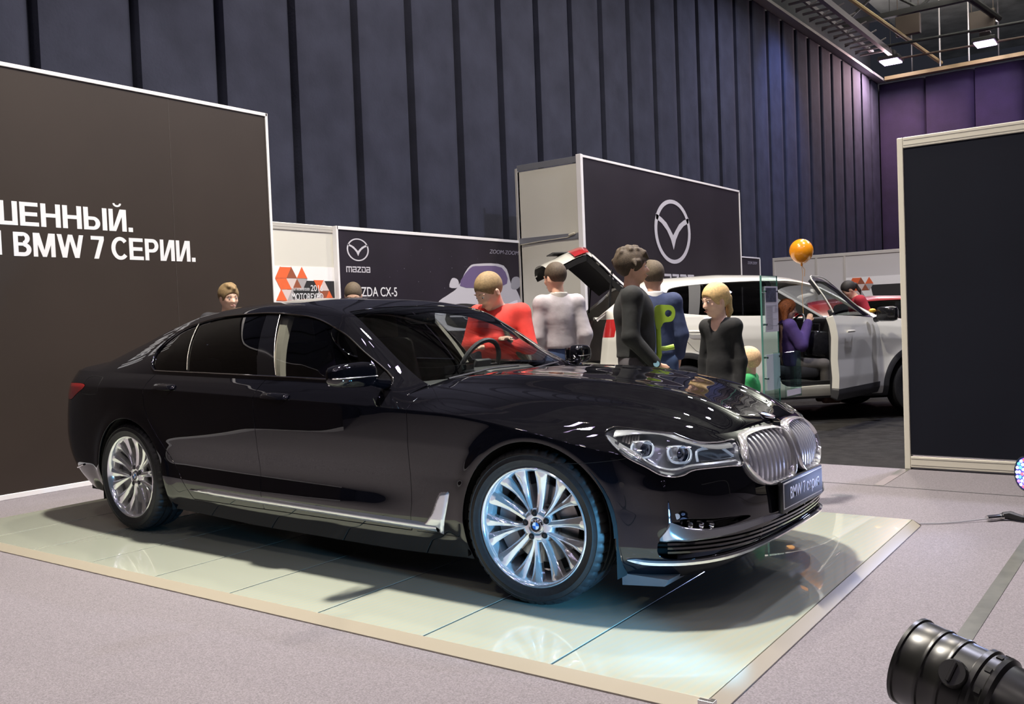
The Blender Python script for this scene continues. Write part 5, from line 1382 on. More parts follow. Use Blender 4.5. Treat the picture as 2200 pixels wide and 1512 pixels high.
    for s in(-1,1): f.ell(hp((.100,s*.032,.012)),np.array((.022,.020,.012))*hs,.010,'s',R=HR)   # eye sockets
    for s in(-1,1): f.ell(hp((.081,s*.032,.010)),np.array((.0125,.0145,.011))*hs,.004,R=HR)
    for s in(-1,1): f.cone(hp((.089,s*.018,.030)),hp((.080,s*.050,.028)),.007*hs,.006*hs,.010)      # brow ridge
    f.cone(hp((.092,-.018,-.053)),hp((.092,.018,-.053)),.006*hs,.006*hs,.006); f.cone(hp((.090,-.014,-.064)),hp((.090,.014,-.064)),.007*hs,.007*hs,.006)
    f.cone(hp((.106,-.022,-.0585)),hp((.106,.022,-.0585)),.0075*hs,.0075*hs,.003,'s')
    for s in(-1,1):
        f.ell(hp((-.008,s*.080,-.002)),np.array((.020,.010,.032))*hs,.006,R=HR@Rz(s*.35)); f.ell(hp((-.002,s*.090,.000)),np.array((.009,.006,.018))*hs,.004,'s',R=HR@Rz(s*.35))
    V,F=f.mesh(); body=mesh_obj('body',V,F,skin,e,2)
    # face details
    for s in (-1,1):
        b=MB(); b.sphere(hp((.0845,s*.032,.0095)),.0098*hs,12); ey=b.build('eye',mat('eye_white',(.65,.62,.60),.3),e); 
        b=MB(); b.sphere(hp((.0915,s*.032,.0085)),.0052*hs,8); b.build('iris',mat('iris_dark',(.03,.03,.035),.2),ey)
        b=MB(); b.tube([hp((.098,s*.016,.034)),hp((.097,s*.034,.039)),hp((.084,s*.050,.033))],[.0028*hs,.0035*hs,.0018*hs],6); b.build('eyebrow',mat('brow_'+hair.name if hair else 'brow',(.10,.065,.035),.8),e)
    b=MB(); b.tube([hp((.0965,-.022,-.0585)),hp((.1015,0,-.0575)),hp((.0965,.022,-.0585))],[.0022*hs,.0038*hs,.0022*hs],6); b.build('lips',mat('lip_red',(.42,.16,.13),.45),e)
    # hair --------------------------------------------------------------
    if hair:
        fh=Field(hc-.24*max(1,hs),hc+.22*max(1,hs),.0075*max(1,hs*.8))
        rr=np.array((.107,.086,.101))*hs
        if hair_style in('short','buzz','tail','long','cap'):
            gth=dict(short=.006,buzz=-.001,tail=.006,long=.010,cap=.008)[hair_style]
            fh.ell(hp((-.014,0,.044)),rr+gth,.01,R=HR)
            # carve the face and the neck away
            fh.ell(hp((.125,0,-.035)),np.array((.098,.092,.100))*hs,.012,'s',R=HR)
            if hair_style in('short','buzz','cap'): fh.ell(hp((.0,0,-.112)),np.array((.15,.13,.085))*hs,.02,'s',R=HR)
            else: fh.ell(hp((.045,0,-.13)),np.array((.12,.13,.105))*hs,.02,'s',R=HR)
            for s in(-1,1): fh.ell(hp((.012,s*.09,-.006)),np.array((.026,.020,.034))*hs,.008,'s',R=HR)
            if hair_style=='short':
                for a,b_,r in (((.055,0,.118),(.092,.012,.098),.022),((.02,-.03,.128),(.075,-.03,.118),.022),((-.02,.03,.13),(.05,.035,.120),.022)): fh.cone(hp(a),hp(b_),r*hs,r*.7*hs,.02)
            if hair_style=='tail':
                fh.cone(hp((-.10,-.005,.035)),hp((-.125,-.01,.01)),.024*hs,.028*hs,.02); fh.cone(hp((-.125,-.01,.01)),hp((-.125,-.015,-.09)),.028*hs,.024*hs,.02); fh.cone(hp((-.125,-.015,-.09)),hp((-.105,-.02,-.16)),.024*hs,.008*hs,.02)
            if hair_style=='long':
                for s in(-1,1): fh.cone(hp((-.03,s*.065,.02)),hp((-.03,s*.07,-.14)),.035*hs,.03*hs,.03)
                fh.cone(hp((-.07,0,.02)),hp((-.07,0,-.14)),.05*hs,.04*hs,.03)
        if hair_style=='mop':
            rnd=random.Random(5); fh.ell(hp((-.020,0,.052)),rr+.014,.01,R=HR)
            fh.ell(hp((.130,0,-.030)),np.array((.090,.088,.088))*hs,.012,'s',R=HR); fh.ell(hp((.02,0,-.15)),np.array((.13,.13,.085))*hs,.02,'s',R=HR)
            for i in range(46):
                th=rnd.uniform(0,2*PI); ph=rnd.uniform(-.25,1.35); d=np.array([math.cos(th)*math.cos(ph)*.118-.02,math.sin(th)*math.cos(ph)*.098,math.sin(ph)*.108+.05])
                if d[0]>.07 and d[2]<.075: continue
                t_=np.array([rnd.uniform(-.03,.03),rnd.uniform(-.03,.03),-.035]); fh.cone(hp(d),hp(d*1.03+t_),.020,.009,.008)
            fh.cone(hp((.085,-.03,.110)),hp((.112,.01,.068)),.020,.010,.01)
        V,F=fh.mesh(); hr=mesh_obj('hair',V,F,hair,e,1)
    # clothing ------------------------------------------------------------
    def garment(name,m,fn,hh=.013,sm=3):
        q=Field(lo,[hi[0],hi[1],hc[2]+.02],hh); fn(q); V,F=q.mesh(); 
        return mesh_obj(name,V,F,m,e,sm)
    tf=.018*top_fat
    def topfn(q):
        if not skirt: q.ell(base+[0,0,.0],(.125*g+tf*.8,.172*g+tf*.6,.16),.05)
        q.ell(wa,(.115*g+tf,.152*g+tf,.18),.06); q.ell(ch+[0,0,.01],(.124*g+tf,.170*g+tf,.175),.05); q.cone(wa,ch,.12*g+tf*.6,.12*g+tf*.6,.05)
        for s in(-1,1):
            q.cone(ch+[0,s*.06,.10],shs[s],.08+tf*.3,.070+tf*.5,.05); q.cone(shs[s],el[s],.060*g+tf*.8,.048+tf*.9,.03)
            w_=wr[s]+(el[s]-wr[s])*(.04+(1-sleeve)); q.cone(el[s],w_,.048+tf*.8,.036+tf*.6,.025)
        q.cone(nk-[0,0,.07],nk-[0,0,.015],.085+tf*.5,.068+(.006 if not collar else .012),.03)
        if skirt:
            q.cone(wa,base+[0,0,-.25],.13*g+tf,.175,.06)
            q.cone(base+[0,0,-.05],base+[0,0,-.28],.15,.19,.05)
        if not skirt: q.ell(base+[0,0,-.02+.0],(.13*g+tf,.175*g+tf,.10),.04)
        # hem
        zc=base[2]+(top_len-.96)
        X,Y,Z=np.meshgrid(q.x,q.y,q.z,indexing='ij'); core=np.hypot(X,Y)<.215*g+tf
        low=(np.abs(Y)<.20*g+tf)&(np.abs(X-0)<.22)
        armd=np.full(X.shape,9.)
        for s in(-1,1):
            for a,b_ in((shs[s],el[s]),(el[s],wr[s])):
                ee=b_-a; t=np.clip(((X-a[0])*ee[0]+(Y-a[1])*ee[1]+(Z-a[2])*ee[2])/(ee@ee),0,1); armd=np.minimum(armd,np.sqrt((X-a[0]-t*ee[0])**2+(Y-a[1]-t*ee[1])**2+(Z-a[2]-t*ee[2])**2))
        if not skirt: q.D=np.where((armd>.07+tf)|(Z>zc+.3),np.maximum(q.D,(zc-Z)),q.D).astype(np.float32)
        # neck hole
        if neck=='v': q.cone(nk+[.03,0,.04],nk+[.125,0,-.085],.062,.022,.01,'s')
        q.cone(nk+[.006,0,.02],nk+[.01,0,.12],.060 if not rollneck else .056,.075,.008,'s')
        q.ell(hp((.02,0,0)),(.07,.06,.10),.01,'s',R=HR)
    tp=garment('sweater' if not skirt else 'dress',top,topfn)
    if collar:
        q=Field(nk-.14,nk+.16,.009); q.cone(nk-[0,0,.05],nk+[-.005,0,.03],.082,.074,.01); q.cone(nk-[0,0,.2],nk+[.0,0,.2],.064,.064,.006,'s'); q.cone(nk+[.10,0,-.08],nk+[.13,0,.12],.05,.06,.02,'s'); q.D=np.maximum(q.D,(q.z[None,None,:]-(nk[2]+.045))).astype(np.float32); V,F=q.mesh(); mesh_obj('collar',V,F,collar,e,2)
    if trouser and not skirt:
        def pf(q):
            q.ell(base+[0,0,.02],(.126*g,.170*g,.22),.05)
            for s in(-1,1): q.cone(hip[s],kn[s],.104*g,.074,.03); q.cone(kn[s],an[s]+[0,0,.02],.074,.058,.03)
            q.D=np.maximum(q.D,(q.z[None,None,:]-(base[2]+(.10 if seat else .165)))).astype(np.float32)
        garment('trousers',trouser,pf,.015)
    if shoes:
        for s in(-1,1):
            q=Field(an[s]-[.10,.09,.09],an[s]+[.24,.09,.08],.011); q.cone(an[s]+[-.02,0,-.05],an[s]+[.15,0,-.06],.045,.036,.03); q.cone(an[s],an[s]+[.0,0,-.04],.052,.05,.03); q.D=np.maximum(q.D,(an[s][2]-.09-q.z[None,None,:])).astype(np.float32); V,F=q.mesh(); mesh_obj('shoe',V,F,shoes,e,1)
    return e,dict(wr=wr,el=el,nk=nk,hc=hc,hp=hp,ch=ch,base=base,S=S)
HB=mat('brown_hair',(.055,.036,.020),.7,noise=(70,.3),bump=(240,.3)); HBL=mat('blonde_hair',(.62,.42,.18),.6,noise=(60,.2),bump=(240,.3)); HLB=mat('light_brown_hair',(.22,.145,.065),.7,noise=(60,.22),bump=(240,.3)); HD=mat('dark_hair',(.018,.014,.012),.6,noise=(60,.22),bump=(240,.3)); HM=mat('mousy_hair',(.085,.062,.038),.75,noise=(90,.25),bump=(240,.3))
JEANS=cloth('blue_jeans',(.030,.055,.13)); DARKT=cloth('dark_trousers',(.018,.018,.022)); GREYT=cloth('grey_trousers',(.075,.068,.062)); SHOE=mat('black_shoe',(.012,.012,.012),.45)
cam=Vector(CAM_P)
def head_to(x,y): return math.atan2(y,x)
# 1 young man behind the sedan tail
person('person with short light brown hair before the brown wall, eyes just above the sedan roof',(-4.83,1.08,FZ),R_(-18),1.765,head=(.10,.12,0),top=cloth('dark_jacket',(.02,.02,.025)),trouser=DARKT,shoes=SHOE,hair=HLB,skin=SKINF,hair_style='short')
# 2 man whose forehead shows above the roof
person('person with dark blond hair looking down, forehead just above the sedan roof',(-4.23,2.11,FZ),R_(-38),1.77,head=(-.15,.40,0),top=cloth('dark_jacket',(.02,.02,.025)),trouser=DARKT,shoes=SHOE,hair=HM,skin=SKINF,hair_style='buzz')
# 3 man in red with crossed arms
e,d=person('person in red sweater with crossed arms and a shoulder strap looking down at the sedan',(-2.11,1.70,FZ),R_(-72),1.71,head=(-.55,.40,.06),lean=.12,top=cloth('red_sweater',(.62,.035,.025)),trouser=JEANS,shoes=SHOE,hair=HLB,hair_style='buzz',girth=1.04,skin=SKINF,
       arms={-1:((.08,.27,1.17),(.20,-.04,1.22)),1:((.10,.27,1.15),(.22,-.06,1.16))},smallhead=1.22)
b=MB(); b.tube([(.02,-.06,1.50),(.10,-.02,1.46),(.165,.06,1.36),(.18,.12,1.22),(.15,.20,1.08),(.0,.23,1.0),(-.12,.12,1.15),(-.15,.02,1.32),(-.09,-.05,1.46)],[.021]*9,6,closed=False); b.build('bag_strap',cloth('strap_olive',(.10,.09,.06)),e)
# 4 man in grey jacket from behind
person('person in pale grey jacket and jeans seen from behind beside the white panel',(-1.88,2.19,FZ),R_(138),1.79,head=(.45,.10,0),top=cloth('grey_jacket',(.36,.33,.35),6,.8),top_len=1.06,top_fat=1.0,trouser=JEANS,shoes=SHOE,hair=HB,hair_style='buzz',collar=cloth('grey_collar',(.40,.38,.35)),girth=.80,
       arms={1:((-.03,.20,1.16),(.06,.19,.95)),-1:((-.06,.20,1.17),(.02,.18,.97))})
# 5 curly haired man in black sweater, profile to the right
e,d=person('person with curly brown hair in black sweater standing in profile with a wristwatch',(-.93,1.75,FZ),R_(30),1.80,head=(-.02,-.02,0),top=cloth('black_sweater',(.010,.011,.011)),trouser=cloth('charcoal_trousers',(.06,.055,.06)),shoes=SHOE,hair=HB,hair_style='mop',
       arms={-1:((-.03,.235,1.15),(.14,.21,.955)),1:((-.02,.235,1.15),(.06,.24,.93))},top_fat=.9,top_len=1.0)
w_=d['wr'][-1]; dd=w_-d['el'][-1]; dd=dd/np.linalg.norm(dd)
b=MB(); b.tube([w_-dd*.008,w_+dd*.012],.036,14); wt=b.build('watch',mat('watch_band',(.02,.05,.06),.3),e)
b=MB(); b.tube([w_+[0,-.030,0],w_+[0.002,-.046,0.004]],.022,14); b.build('watch_face',mat('watch_face',(.25,.45,.55),.15,.3),wt)
# 6 man in navy quilted jacket
e,d=person('person in navy quilted jacket and jeans standing behind the curly haired one',(-1.20,2.60,FZ),R_(118),1.76,head=(.30,.05,0),top=cloth('navy_quilt',(.028,.042,.105),5,.9),top_len=1.0,top_fat=1.1,trouser=JEANS,shoes=SHOE,hair=HM,hair_style='short',girth=.82,
       arms={-1:((.0,.205,1.16),(.10,.19,.98)),1:((-.02,.20,1.16),(.06,.19,.95))},collar=mat('white_collar',(.75,.75,.75),.7))
# 7 girl
e,d=person('person, a girl with blonde ponytail and white scrunchie in a black dress',(-.255,1.745,FZ),R_(-98),1.51,head=(-.38,.14,0),top=cloth('black_dress',(.005,.005,.006)),skirt=True,shoes=SHOE,hair=HBL,hair_style='tail',skin=SKINF,neck='v',girth=.70,smallhead=1.08,top_fat=.1,
       arms={-1:((-.02,.172,1.15),(.03,.18,.92)),1:((-.02,.172,1.15),(.03,.18,.92))})
hp=d['hp']; b=MB(); b.tube([hp((-.112+.0*math.cos(a),-.005+.024*math.cos(a),.02+.028*math.sin(a))) for a in np.linspace(0,2*PI,12,endpoint=False)],.015,8,closed=True); b.build('hair_scrunchie',mat('white_scrunchie',(.75,.76,.80),.8,bump=(60,.8)),e)
# 8 toddler
person('person, a small child with fair short hair in green and white behind the glass stand',(-.325,2.41,FZ),R_(-168),1.0,head=(-.05,.10,0),top=cloth('green_top',(.03,.32,.10)),trouser=cloth('pale_trousers',(.5,.55,.5)),shoes=SHOE,hair=mat('fair_down',(.66,.45,.25),.7,noise=(50,.2)),hair_style='buzz',skin=SKINF,girth=.95,child=1.65,
       arms={-1:((.02,.22,1.13),(.14,.20,1.0)),1:((.02,.22,1.13),(.14,.20,1.0))})
# 10 woman in red beyond the white car
person('person with dark ponytail in a red top bending over beyond the white car bonnet',(-1.66,10.25,FZ),R_(-150),1.78,head=(.0,.35,0),top=cloth('crimson_top',(.35,.015,.03)),trouser=DARKT,shoes=SHOE,hair=HD,hair_style='tail',lean=.25)
# 9 woman seated in the white car is placed with the car
# ------------------------------------------------------------------ white estate car with open tailgate and open front door
def make_plan(pts,sm=.06):
    P=np.array(pts); d=np.r_[0,np.cumsum(np.hypot(*np.diff(P,axis=0).T))]; S=np.linspace(0,d[-1],1200); X=np.interp(S,d,P[:,0]);Y=np.interp(S,d,P[:,1]); n=max(2,int(sm/S[1]))
    k=np.exp(-0.5*(np.arange(-4*n,4*n+1)/n)**2); k/=k.sum(); m=4*n
    X=np.convolve(np.r_[X[1:m+1][::-1],X,X[-m-1:-1][::-1]],k,'valid'); Y=np.convolve(np.r_[-Y[1:m+1][::-1],Y,-Y[-m-1:-1][::-1]],k,'valid')
    return np.r_[0,np.cumsum(np.hypot(np.diff(X),np.diff(Y)))],X,Y
QS,QX,QY=make_plan([(3.60,0),(3.58,.3),(3.50,.6),(3.36,.79),(3.1,.885),(2.7,.915),(2,.92),(1,.92),(0,.92),(-.4,.90),(-.66,.86),(-.82,.77),(-.91,.6),(-.945,.3),(-.955,0)])
QM=QS[-1]
def q_s(x): return np.interp(-np.asarray(x),-QX,QS)
_sx=lambda L,sg: (lambda s,f=curve1([(float(q_s(x)),z) for x,z in L],sg): f(s))
q_zb=_sx([(3.6,.22),(3.3,.24),(2.9,.26),(0,.26),(-.5,.28),(-.955,.32)],.06)
q_zt=_sx([(3.6,.86),(3.45,.90),(3.1,.98),(2.6,1.07),(2.2,1.12),(1.6,1.15),(.6,1.185),(0,1.21),(-.5,1.215),(-.9,1.215),(-.955,1.21)],.08)
QI_S=gsm(np.interp(VG,[0,.06,.12,.3,.5,.68,.75,.8,.9,1],[.055,.03,.012,.002,.012,.004,.0,.004,.020,.050]),4)
QI_E=gsm(np.interp(VG,[0,.1,.25,.45,.6,.8,1],[.10,.03,0,.0,.03,.07,.12]),10)
def q_xyz(s,v):
    x=np.interp(s,QS,QX); y=np.interp(s,QS,QY); e=.004; tx=np.interp(s+e,QS,QX)-np.interp(s-e,QS,QX); ty=np.interp(s+e,QS,QY)-np.interp(s-e,QS,QY); l=np.hypot(tx,ty); nx,ny=ty/l,-tx/l
    zb,zt=q_zb(s),q_zt(s); z=zb+(zt-zb)*v; w=np.maximum(1-sstep(.4,1.1,s),sstep(QM-1.0,QM-.4,s)); ins=w*np.interp(v,VG,QI_E)+(1-w)*np.interp(v,VG,QI_S)
    for c in (0,2.70):
        d=np.hypot(x-c,z-.36); ins=ins-.015*np.exp(-((d-.43)/.06)**2)*(y>.6)
    return np.stack([x-nx*ins,y-ny*ins,z],-1)
_q=np.linspace(0,QM,900); QR=q_xyz(_q,np.ones(900)); _m=(QR[:,1]>.55); _o=np.argsort(QR[_m][:,0]); QRX,QRY,QRZ=QR[_m][_o].T
r_zr=curve1([(2.62,1.06),(2.4,1.15),(2.0,1.38),(1.62,1.57),(1.4,1.632),(1.1,1.665),(.6,1.685),(0,1.665),(-.35,1.635),(-.52,1.60),(-.62,1.50),(-.93,1.22)],.03)
r_ze=curve1([(2.62,1.03),(2.35,1.10),(2.0,1.30),(1.65,1.50),(1.4,1.565),(1.1,1.605),(.6,1.625),(0,1.600),(-.35,1.565),(-.52,1.53),(-.62,1.44),(-.93,1.215)],.025)
r_wr=curve1([(2.62,.78),(2.3,.74),(1.65,.62),(1.2,.585),(0,.575),(-.5,.58),(-.93,.72)],.05)
def r_xyz(x,t):
    zr,ze,wr=r_zr(x),r_ze(x),r_wr(x); zb=np.interp(x,QRX,QRZ); wb=np.interp(x,QRX,QRY); a=np.clip(t/.5,0,1); b=np.clip((t-.5)/.5,0,1); h=np.maximum(ze-zb,0)
    y=np.where(t<=.5,wr*a,wr+(wb-wr)*b+.03*4*b*(1-b)*np.clip(h/.35,0,1)); z=np.where(t<=.5,zr-(zr-ze)*a**2.6,ze+(zb-ze)*b); return np.stack([x+0*t,y,z],-1)
def build_suv():
    PEARL=mat('white_pearl_paint',(.66,.65,.58),.35,0,.4,coat=.9,coat_rough=.02); CLAD=mat('dark_cladding',(.035,.035,.037),.5)
    car=empty('estate_car',(-2.949,6.079,FZ),.7437,'white crossover car with raised tailgate and open front door in the next stand','car'); car.scale=(1.059,)*3
    B=outward(grid(q_xyz,np.linspace(0,QM,420),np.linspace(0,1,90))); Cb=outward(grid(r_xyz,np.linspace(2.6,-.92,260),np.linspace(0,1,100),smooth_rows=2))
    x,y,z=B['P'].T; cx,cy,cz=Cb['P'].T; t=Cb['V']
    WA=dict(x=2.70,z=.36,r=.405); WB=dict(x=0,z=.36,r=.405)
    arch=np.minimum(arch_f(x,z,WA),arch_f(x,z,WB))
    OPEN=spl([(1.07,.44),(1.06,.9),(1.05,1.30),(1.10,1.54),(1.30,1.572),(1.50,1.545),(1.75,1.42),(2.0,1.25),(2.16,1.10),(2.20,.9),(2.19,.60),(2.10,.43),(1.5,.40)],4)
    DWIN=spl([(1.13,1.17),(1.12,1.50),(1.32,1.535),(1.50,1.505),(1.75,1.375),(2.0,1.20),(2.04,1.15)],4)
    DOOR=[(1.06,.30)]+[(1.05,1.2),(1.08,1.555),(1.30,1.588),(1.50,1.560),(1.76,1.44),(2.02,1.262),(2.18,1.12),(2.21,.9),(2.20,.60),(2.17,.30)]
    rear=(y<.63)&(x<-.5)&(z>.72)
    bo=np.where(rear,-1.,1.)
    bo=np.where(x<-.4,np.maximum(.0+(y-.64),(.72-z)),1.)
    left=dict(P=B['P'])
    RD=[(.0,1.3),(-.02,1.1),(.02,.95),(.12,.84),(.28,.77),(.42,.62),(.46,.45),(.50,.33),(1.045,.33),(1.045,1.3)]
    rdf=np.where((B['U']>1.2)&(B['U']<QM-1),sdpoly(x,z,RD),-1)
    tl=spl([(-.93,1.215),(-.72,1.235),(-.62,1.20),(-.72,1.10),(-.80,1.03),(-.93,1.02)],3); tlf=np.where(x<-.4,sdpoly(x,z,tl),-1)
    tlf=np.where(x<-.4,np.minimum.reduce([z-1.02,(-.70-.25*(z-1.2)*-1)-x]),-1)
    cladf=np.maximum.reduce([-(np.minimum(arch_f(x,z,WA,.062),arch_f(x,z,WB,.062))),.285-z])
    for sd in (-1,1):
        opf=np.where((B['U']>1),sdpoly(x,z,OPEN),-1) if sd<0 else np.full(len(x),-1.)
        # far side keeps its door closed
        panel('body_shell',clip(B,np.minimum.reduce([arch,bo,-opf,-rdf-.004,-tlf,-cladf])),PEARL,car,sd,depth=.05)
        panel('door',clip(B,np.minimum.reduce([rdf-.004,arch,-cladf])),PEARL,car,sd)['label']='white rear door'
        panel('cladding',clip(B,np.minimum.reduce([arch,cladf,bo])),CLAD,car,sd)
        o=panel('tail_light',clip(B,np.minimum.reduce([tlf,bo])),mat('suv_tail_red',(.42,.02,.02),.1,coat=1),car,sd)
        DL=spl([(-.13,1.34),(-.11,1.50),(.0,1.545),(.23,1.565),(.55,1.580),(.9,1.585),(1.03,1.58),(1.35,1.555),(1.7,1.42),(2.0,1.22),(2.08,1.15),(1.5,1.175),(.9,1.19),(.5,1.205),(.1,1.235),(-.05,1.27)],3)
        dl=np.where(t>.5,sdpoly(cx,cz,DL),-1)
        opc=np.where(t>.5,sdpoly(cx,cz,OPEN),-1) if sd<0 else np.full(len(cx),-1.)
        wsf=np.where(t<.5,np.minimum.reduce([(.46-t),cx-1.64,2.42-cx]),-1)
        gone=np.where(t<.5,cx+.52,1.)   # tailgate opening
        panel('roof_and_pillars',clip(Cb,np.minimum.reduce([-dl,-wsf,gone,-opc])),PEARL,car,sd,depth=.03)
        G=orient(clip(Cb,wsf+.004)); G=G if sd>0 else mirrored(G); obj('windshield',(G['P'],G['F']),GLASSC,car,normals=G['N'])
        pil=[((.06,1.20),(.15,1.56)),((.175,1.20),(.285,1.56)),((.395,1.20),(.305,1.56)),((1.035,1.15),(1.035,1.6))]
        def fw(a,b): return (cx-(a[0]+(b[0]-a[0])*(cz-a[1])/(b[1]-a[1])))
        L=[fw(a,b) for a,b in pil]
        TW=glass_mat('dark_privacy_glass',(.03,.03,.035))
        for nm,ff,m in (('quarter_window',-L[0]),('side_window',np.minimum(L[1]-.0,-L[2]-.008)),('side_window',np.minimum(L[2]-.008,-L[3]))) and (('quarter_window',-L[0],TW),('side_window',np.minimum(L[1],-L[2]-.008),TW),('side_window',np.minimum(L[2]-.008,-L[3]),TW)):
            G=orient(clip(Cb,np.minimum(dl-.003,ff))); G=G if sd>0 else mirrored(G); obj(nm,(G['P']-G['N']*.01,G['F']),m,car,normals=G['N'])
        G=orient(clip(Cb,np.minimum.reduce([dl+.002,L[0],-L[1]]))); G=G if sd>0 else mirrored(G); obj('window_pillar',(G['P']-G['N']*.004,G['F']),mat('pillar_grey',(.085,.085,.082),.7,0,.1),car,normals=G['N'])
        G=orient(clip(Cb,np.minimum.reduce([dl+.002,L[3]-.0,.05-L[3],-opc]))); 
        print('PILLAR',len(G['F']));
        if len(G['F']): G=G if sd>0 else mirrored(G); obj('window_pillar',(G['P']-G['N']*.004,G['F']),GLOSSB,car,normals=G['N'])
        if sd>0:
            G=orient(clip(Cb,np.minimum.reduce([dl-.003,L[3]-.05]))); obj('side_window',(G['P']-G['N']*.01,G['F']),GLASSC,car,normals=G['N'])
        # wheels and dark wells
        for w in (WA,WB):
            b=MB(); n=16
            for i in range(n):
                a0=PI*i/n;a1=PI*(i+1)/n; b.add([(w['x']+.42*math.cos(a),sd*yy,w['z']+.42*math.sin(a)) for a in(a0,a1) for yy in (.5,.89)],[(0,1,3,2)])
            b.prism([(w['x']+.42*math.cos(a),w['z']+.42*math.sin(a)) for a in np.linspace(0,PI,16)]+[(w['x']-.42,.2),(w['x']+.42,.2)],sd*.50,sd*.54,'xz'); b.build('wheel_well',MATTEB,car)
            W=MB(); W.lathe([(.235,-.10),(.26,-.115),(.31,-.12),(.335,-.11),(.345,-.08),(.345,.08),(.31,.11),(.24,.10)],48,'y'); wo=fix_normals(W.build('wheel',RUBBER,car)); wo.location=(w['x'],sd*.79,.345); wo.rotation_euler=(0,0,0 if sd<0 else PI)
            W=MB(); W.lathe([(.238,-.100),(.232,-.09),(.22,-.03),(.001,-.02)],40,'y')
            for i in range(10):
                a=2*PI*i/10; M=Matrix.Rotation(a,4,'Y'); W.box(.03,.232,-.085,-.05,-.018,.018,M)
            fix_normals(W.build('rim',mat('suv_alloy',(.5,.5,.52),.25,1.0),wo))
        # door handle
        if True:
            p0=q_xyz(q_s(np.array([.27,.02])),np.full(2,.80)); b=MB(); b.tube([(p0[0][0],sd*(p0[0][1]+.02),1.045),(.20,sd*(p0[0][1]+.035),1.045),(.06,sd*(p0[0][1]+.035),1.05),(p0[1][0],sd*(p0[1][1]+.02),1.05)],[.012,.016,.016,.012],8); b.build('door_handle',PEARL,car)
    # bonnet
    def hd(s_,tau):
        e_=q_xyz(s_,np.ones_like(s_)); X,yE,zE=e_[...,0],e_[...,1],e_[...,2]; zc=zE+np.interp(X,[2.0,2.6,3.3,3.5],[.06,.05,.03,0]); return np.stack([X,tau*yE,zc-(zc-zE)*np.abs(tau)**3],-1)
    T=grid(hd,np.linspace(.001,float(q_s(2.35)),60),np.linspace(-1,1,40)); T['N']*=np.sign(T['N'][:,2].sum()); obj('hood',(T['P'],T['F']),PEARL,car)
    # sill step, floor, inner dark shell
    b=MB(); b.box(-.88,2.6,-.80,.80,.30,.40); b.box(-.5,.0,-.75,.75,.40,.72); b.box(-.02,.05,-.8,.8,.4,1.15); b.build('cabin_floor',MATTEB,car)
    b=MB(); b.box(-.90,-.05,-.62,.62,.68,.71); b.build('cargo_floor',mat('cargo_carpet',(.02,.02,.02),.9),car)
    b=MB(); b.box(1.0,2.15,-.74,-.69,.36,.44); b.build('sill_plate',MATTEB,car)
    b=MB(); b.bbox(-.955,-.80,-.60,.60,.30,.72,.03); b.build('rear_bumper',PEARL,car)
    b=MB(); b.box(2.05,2.2,-.76,.76,.45,1.12); b.bbox(1.85,2.35,-.72,.72,.92,1.14,.05); b.build('dashboard',mat('suv_dash',(.03,.03,.032),.6),car)
    SE=mat('suv_seat',(.02,.02,.022),.7)
    for yy in (-.38,.38):
        b=MB(); b.bbox(1.15,1.65,yy-.24,yy+.24,.46,.62,.05); s_=b.build('seat',SE,car)
        b=MB(); b.bbox(-.06,.06,-.24,.24,0,.58,.05,Matrix.Translation((1.14,yy,.60))@Matrix.Rotation(R_(-16),4,'Y')); b.bbox(-.04,.04,-.13,.13,.60,.76,.03,Matrix.Translation((1.14,yy,.60))@Matrix.Rotation(R_(-16),4,'Y')); b.build('backrest',SE,s_)
    b=MB(); M=Matrix.Translation((1.80,.38,1.02))@Matrix.Rotation(R_(-65),4,'Y'); b.tube([(.18*math.cos(a),.18*math.sin(a),0) for a in np.linspace(0,2*PI,24,endpoint=False)],.014,8,closed=True,M=M); b.build('steering_wheel',BLACKP,car)
    b=MB(); b.bbox(1.35,1.42,-.3,-.22,1.595,1.61,.004); b.build('cabin_lamp',mat('amber_lamp',(1,.5,.2),.4,emit=(1,.5,.15),emit_s=3),car)
    # open front door swung round its hinge
    D=empty('door',(2.20,-.90,0),parent=car); D['label']='open white front door with window and mirror'; D.rotation_euler=(0,0,R_(42))
    def local(G): G=dict(G); P_=G['P'].copy(); P_[:,0]-=2.20; P_[:,1]+=.90; G['P']=P_; return G
    df=np.where(B['U']>1,sdpoly(x,z,DOOR),-1); dcl=.42-z
    for nm,ff,m in (('door_skin',np.minimum.reduce([df-.003,-dcl,arch]),PEARL),('door_cladding',np.minimum.reduce([df-.003,dcl,arch]),CLAD)):
        G=mirrored(flange(orient(clip(B,ff)),.075,.004)); G=local(G); obj(nm,(G['P'],G['F']),m,D,normals=G['N'])
    fr=np.where(t>.5,np.minimum(sdpoly(cx,cz,DOOR)-.003,-sdpoly(cx,cz,DWIN)),-1); G=local(mirrored(flange(orient(clip(Cb,fr)),.035,.003))); obj('door_frame',(G['P'],G['F']),mat('door_frame_black',(.02,.02,.022),.3,coat=.5),D,normals=G['N'])
    G=orient(clip(Cb,np.where(t>.5,sdpoly(cx,cz,DWIN)+.004,-1))); G=local(mirrored(G)); obj('door_window',(G['P']+np.array([0,.01,0]),G['F']),glass_mat('door_glass',(.55,.6,.6)),D)
    b=MB(); b.prism([(a-2.20,c) for a,c in [(1.10,.36),(1.10,1.14),(2.12,1.09),(2.14,.36)]],.075,.10,'xz'); b.build('door_card',mat('suv_dash',(.03,.03,.032),.6),D)
    # white outer rim of the window frame
    pts=[]; 
    for a,c in spl([(1.085,1.2),(1.09,1.545),(1.30,1.582),(1.50,1.555),(1.76,1.435),(2.02,1.257),(2.14,1.15)],4,False):
        cc=r_xyz(np.full(100,a),np.linspace(.5,1,100)); j=np.interp(c,cc[::-1,2],cc[::-1,1]); pts.append((a-2.20,.90-j-.004,c))
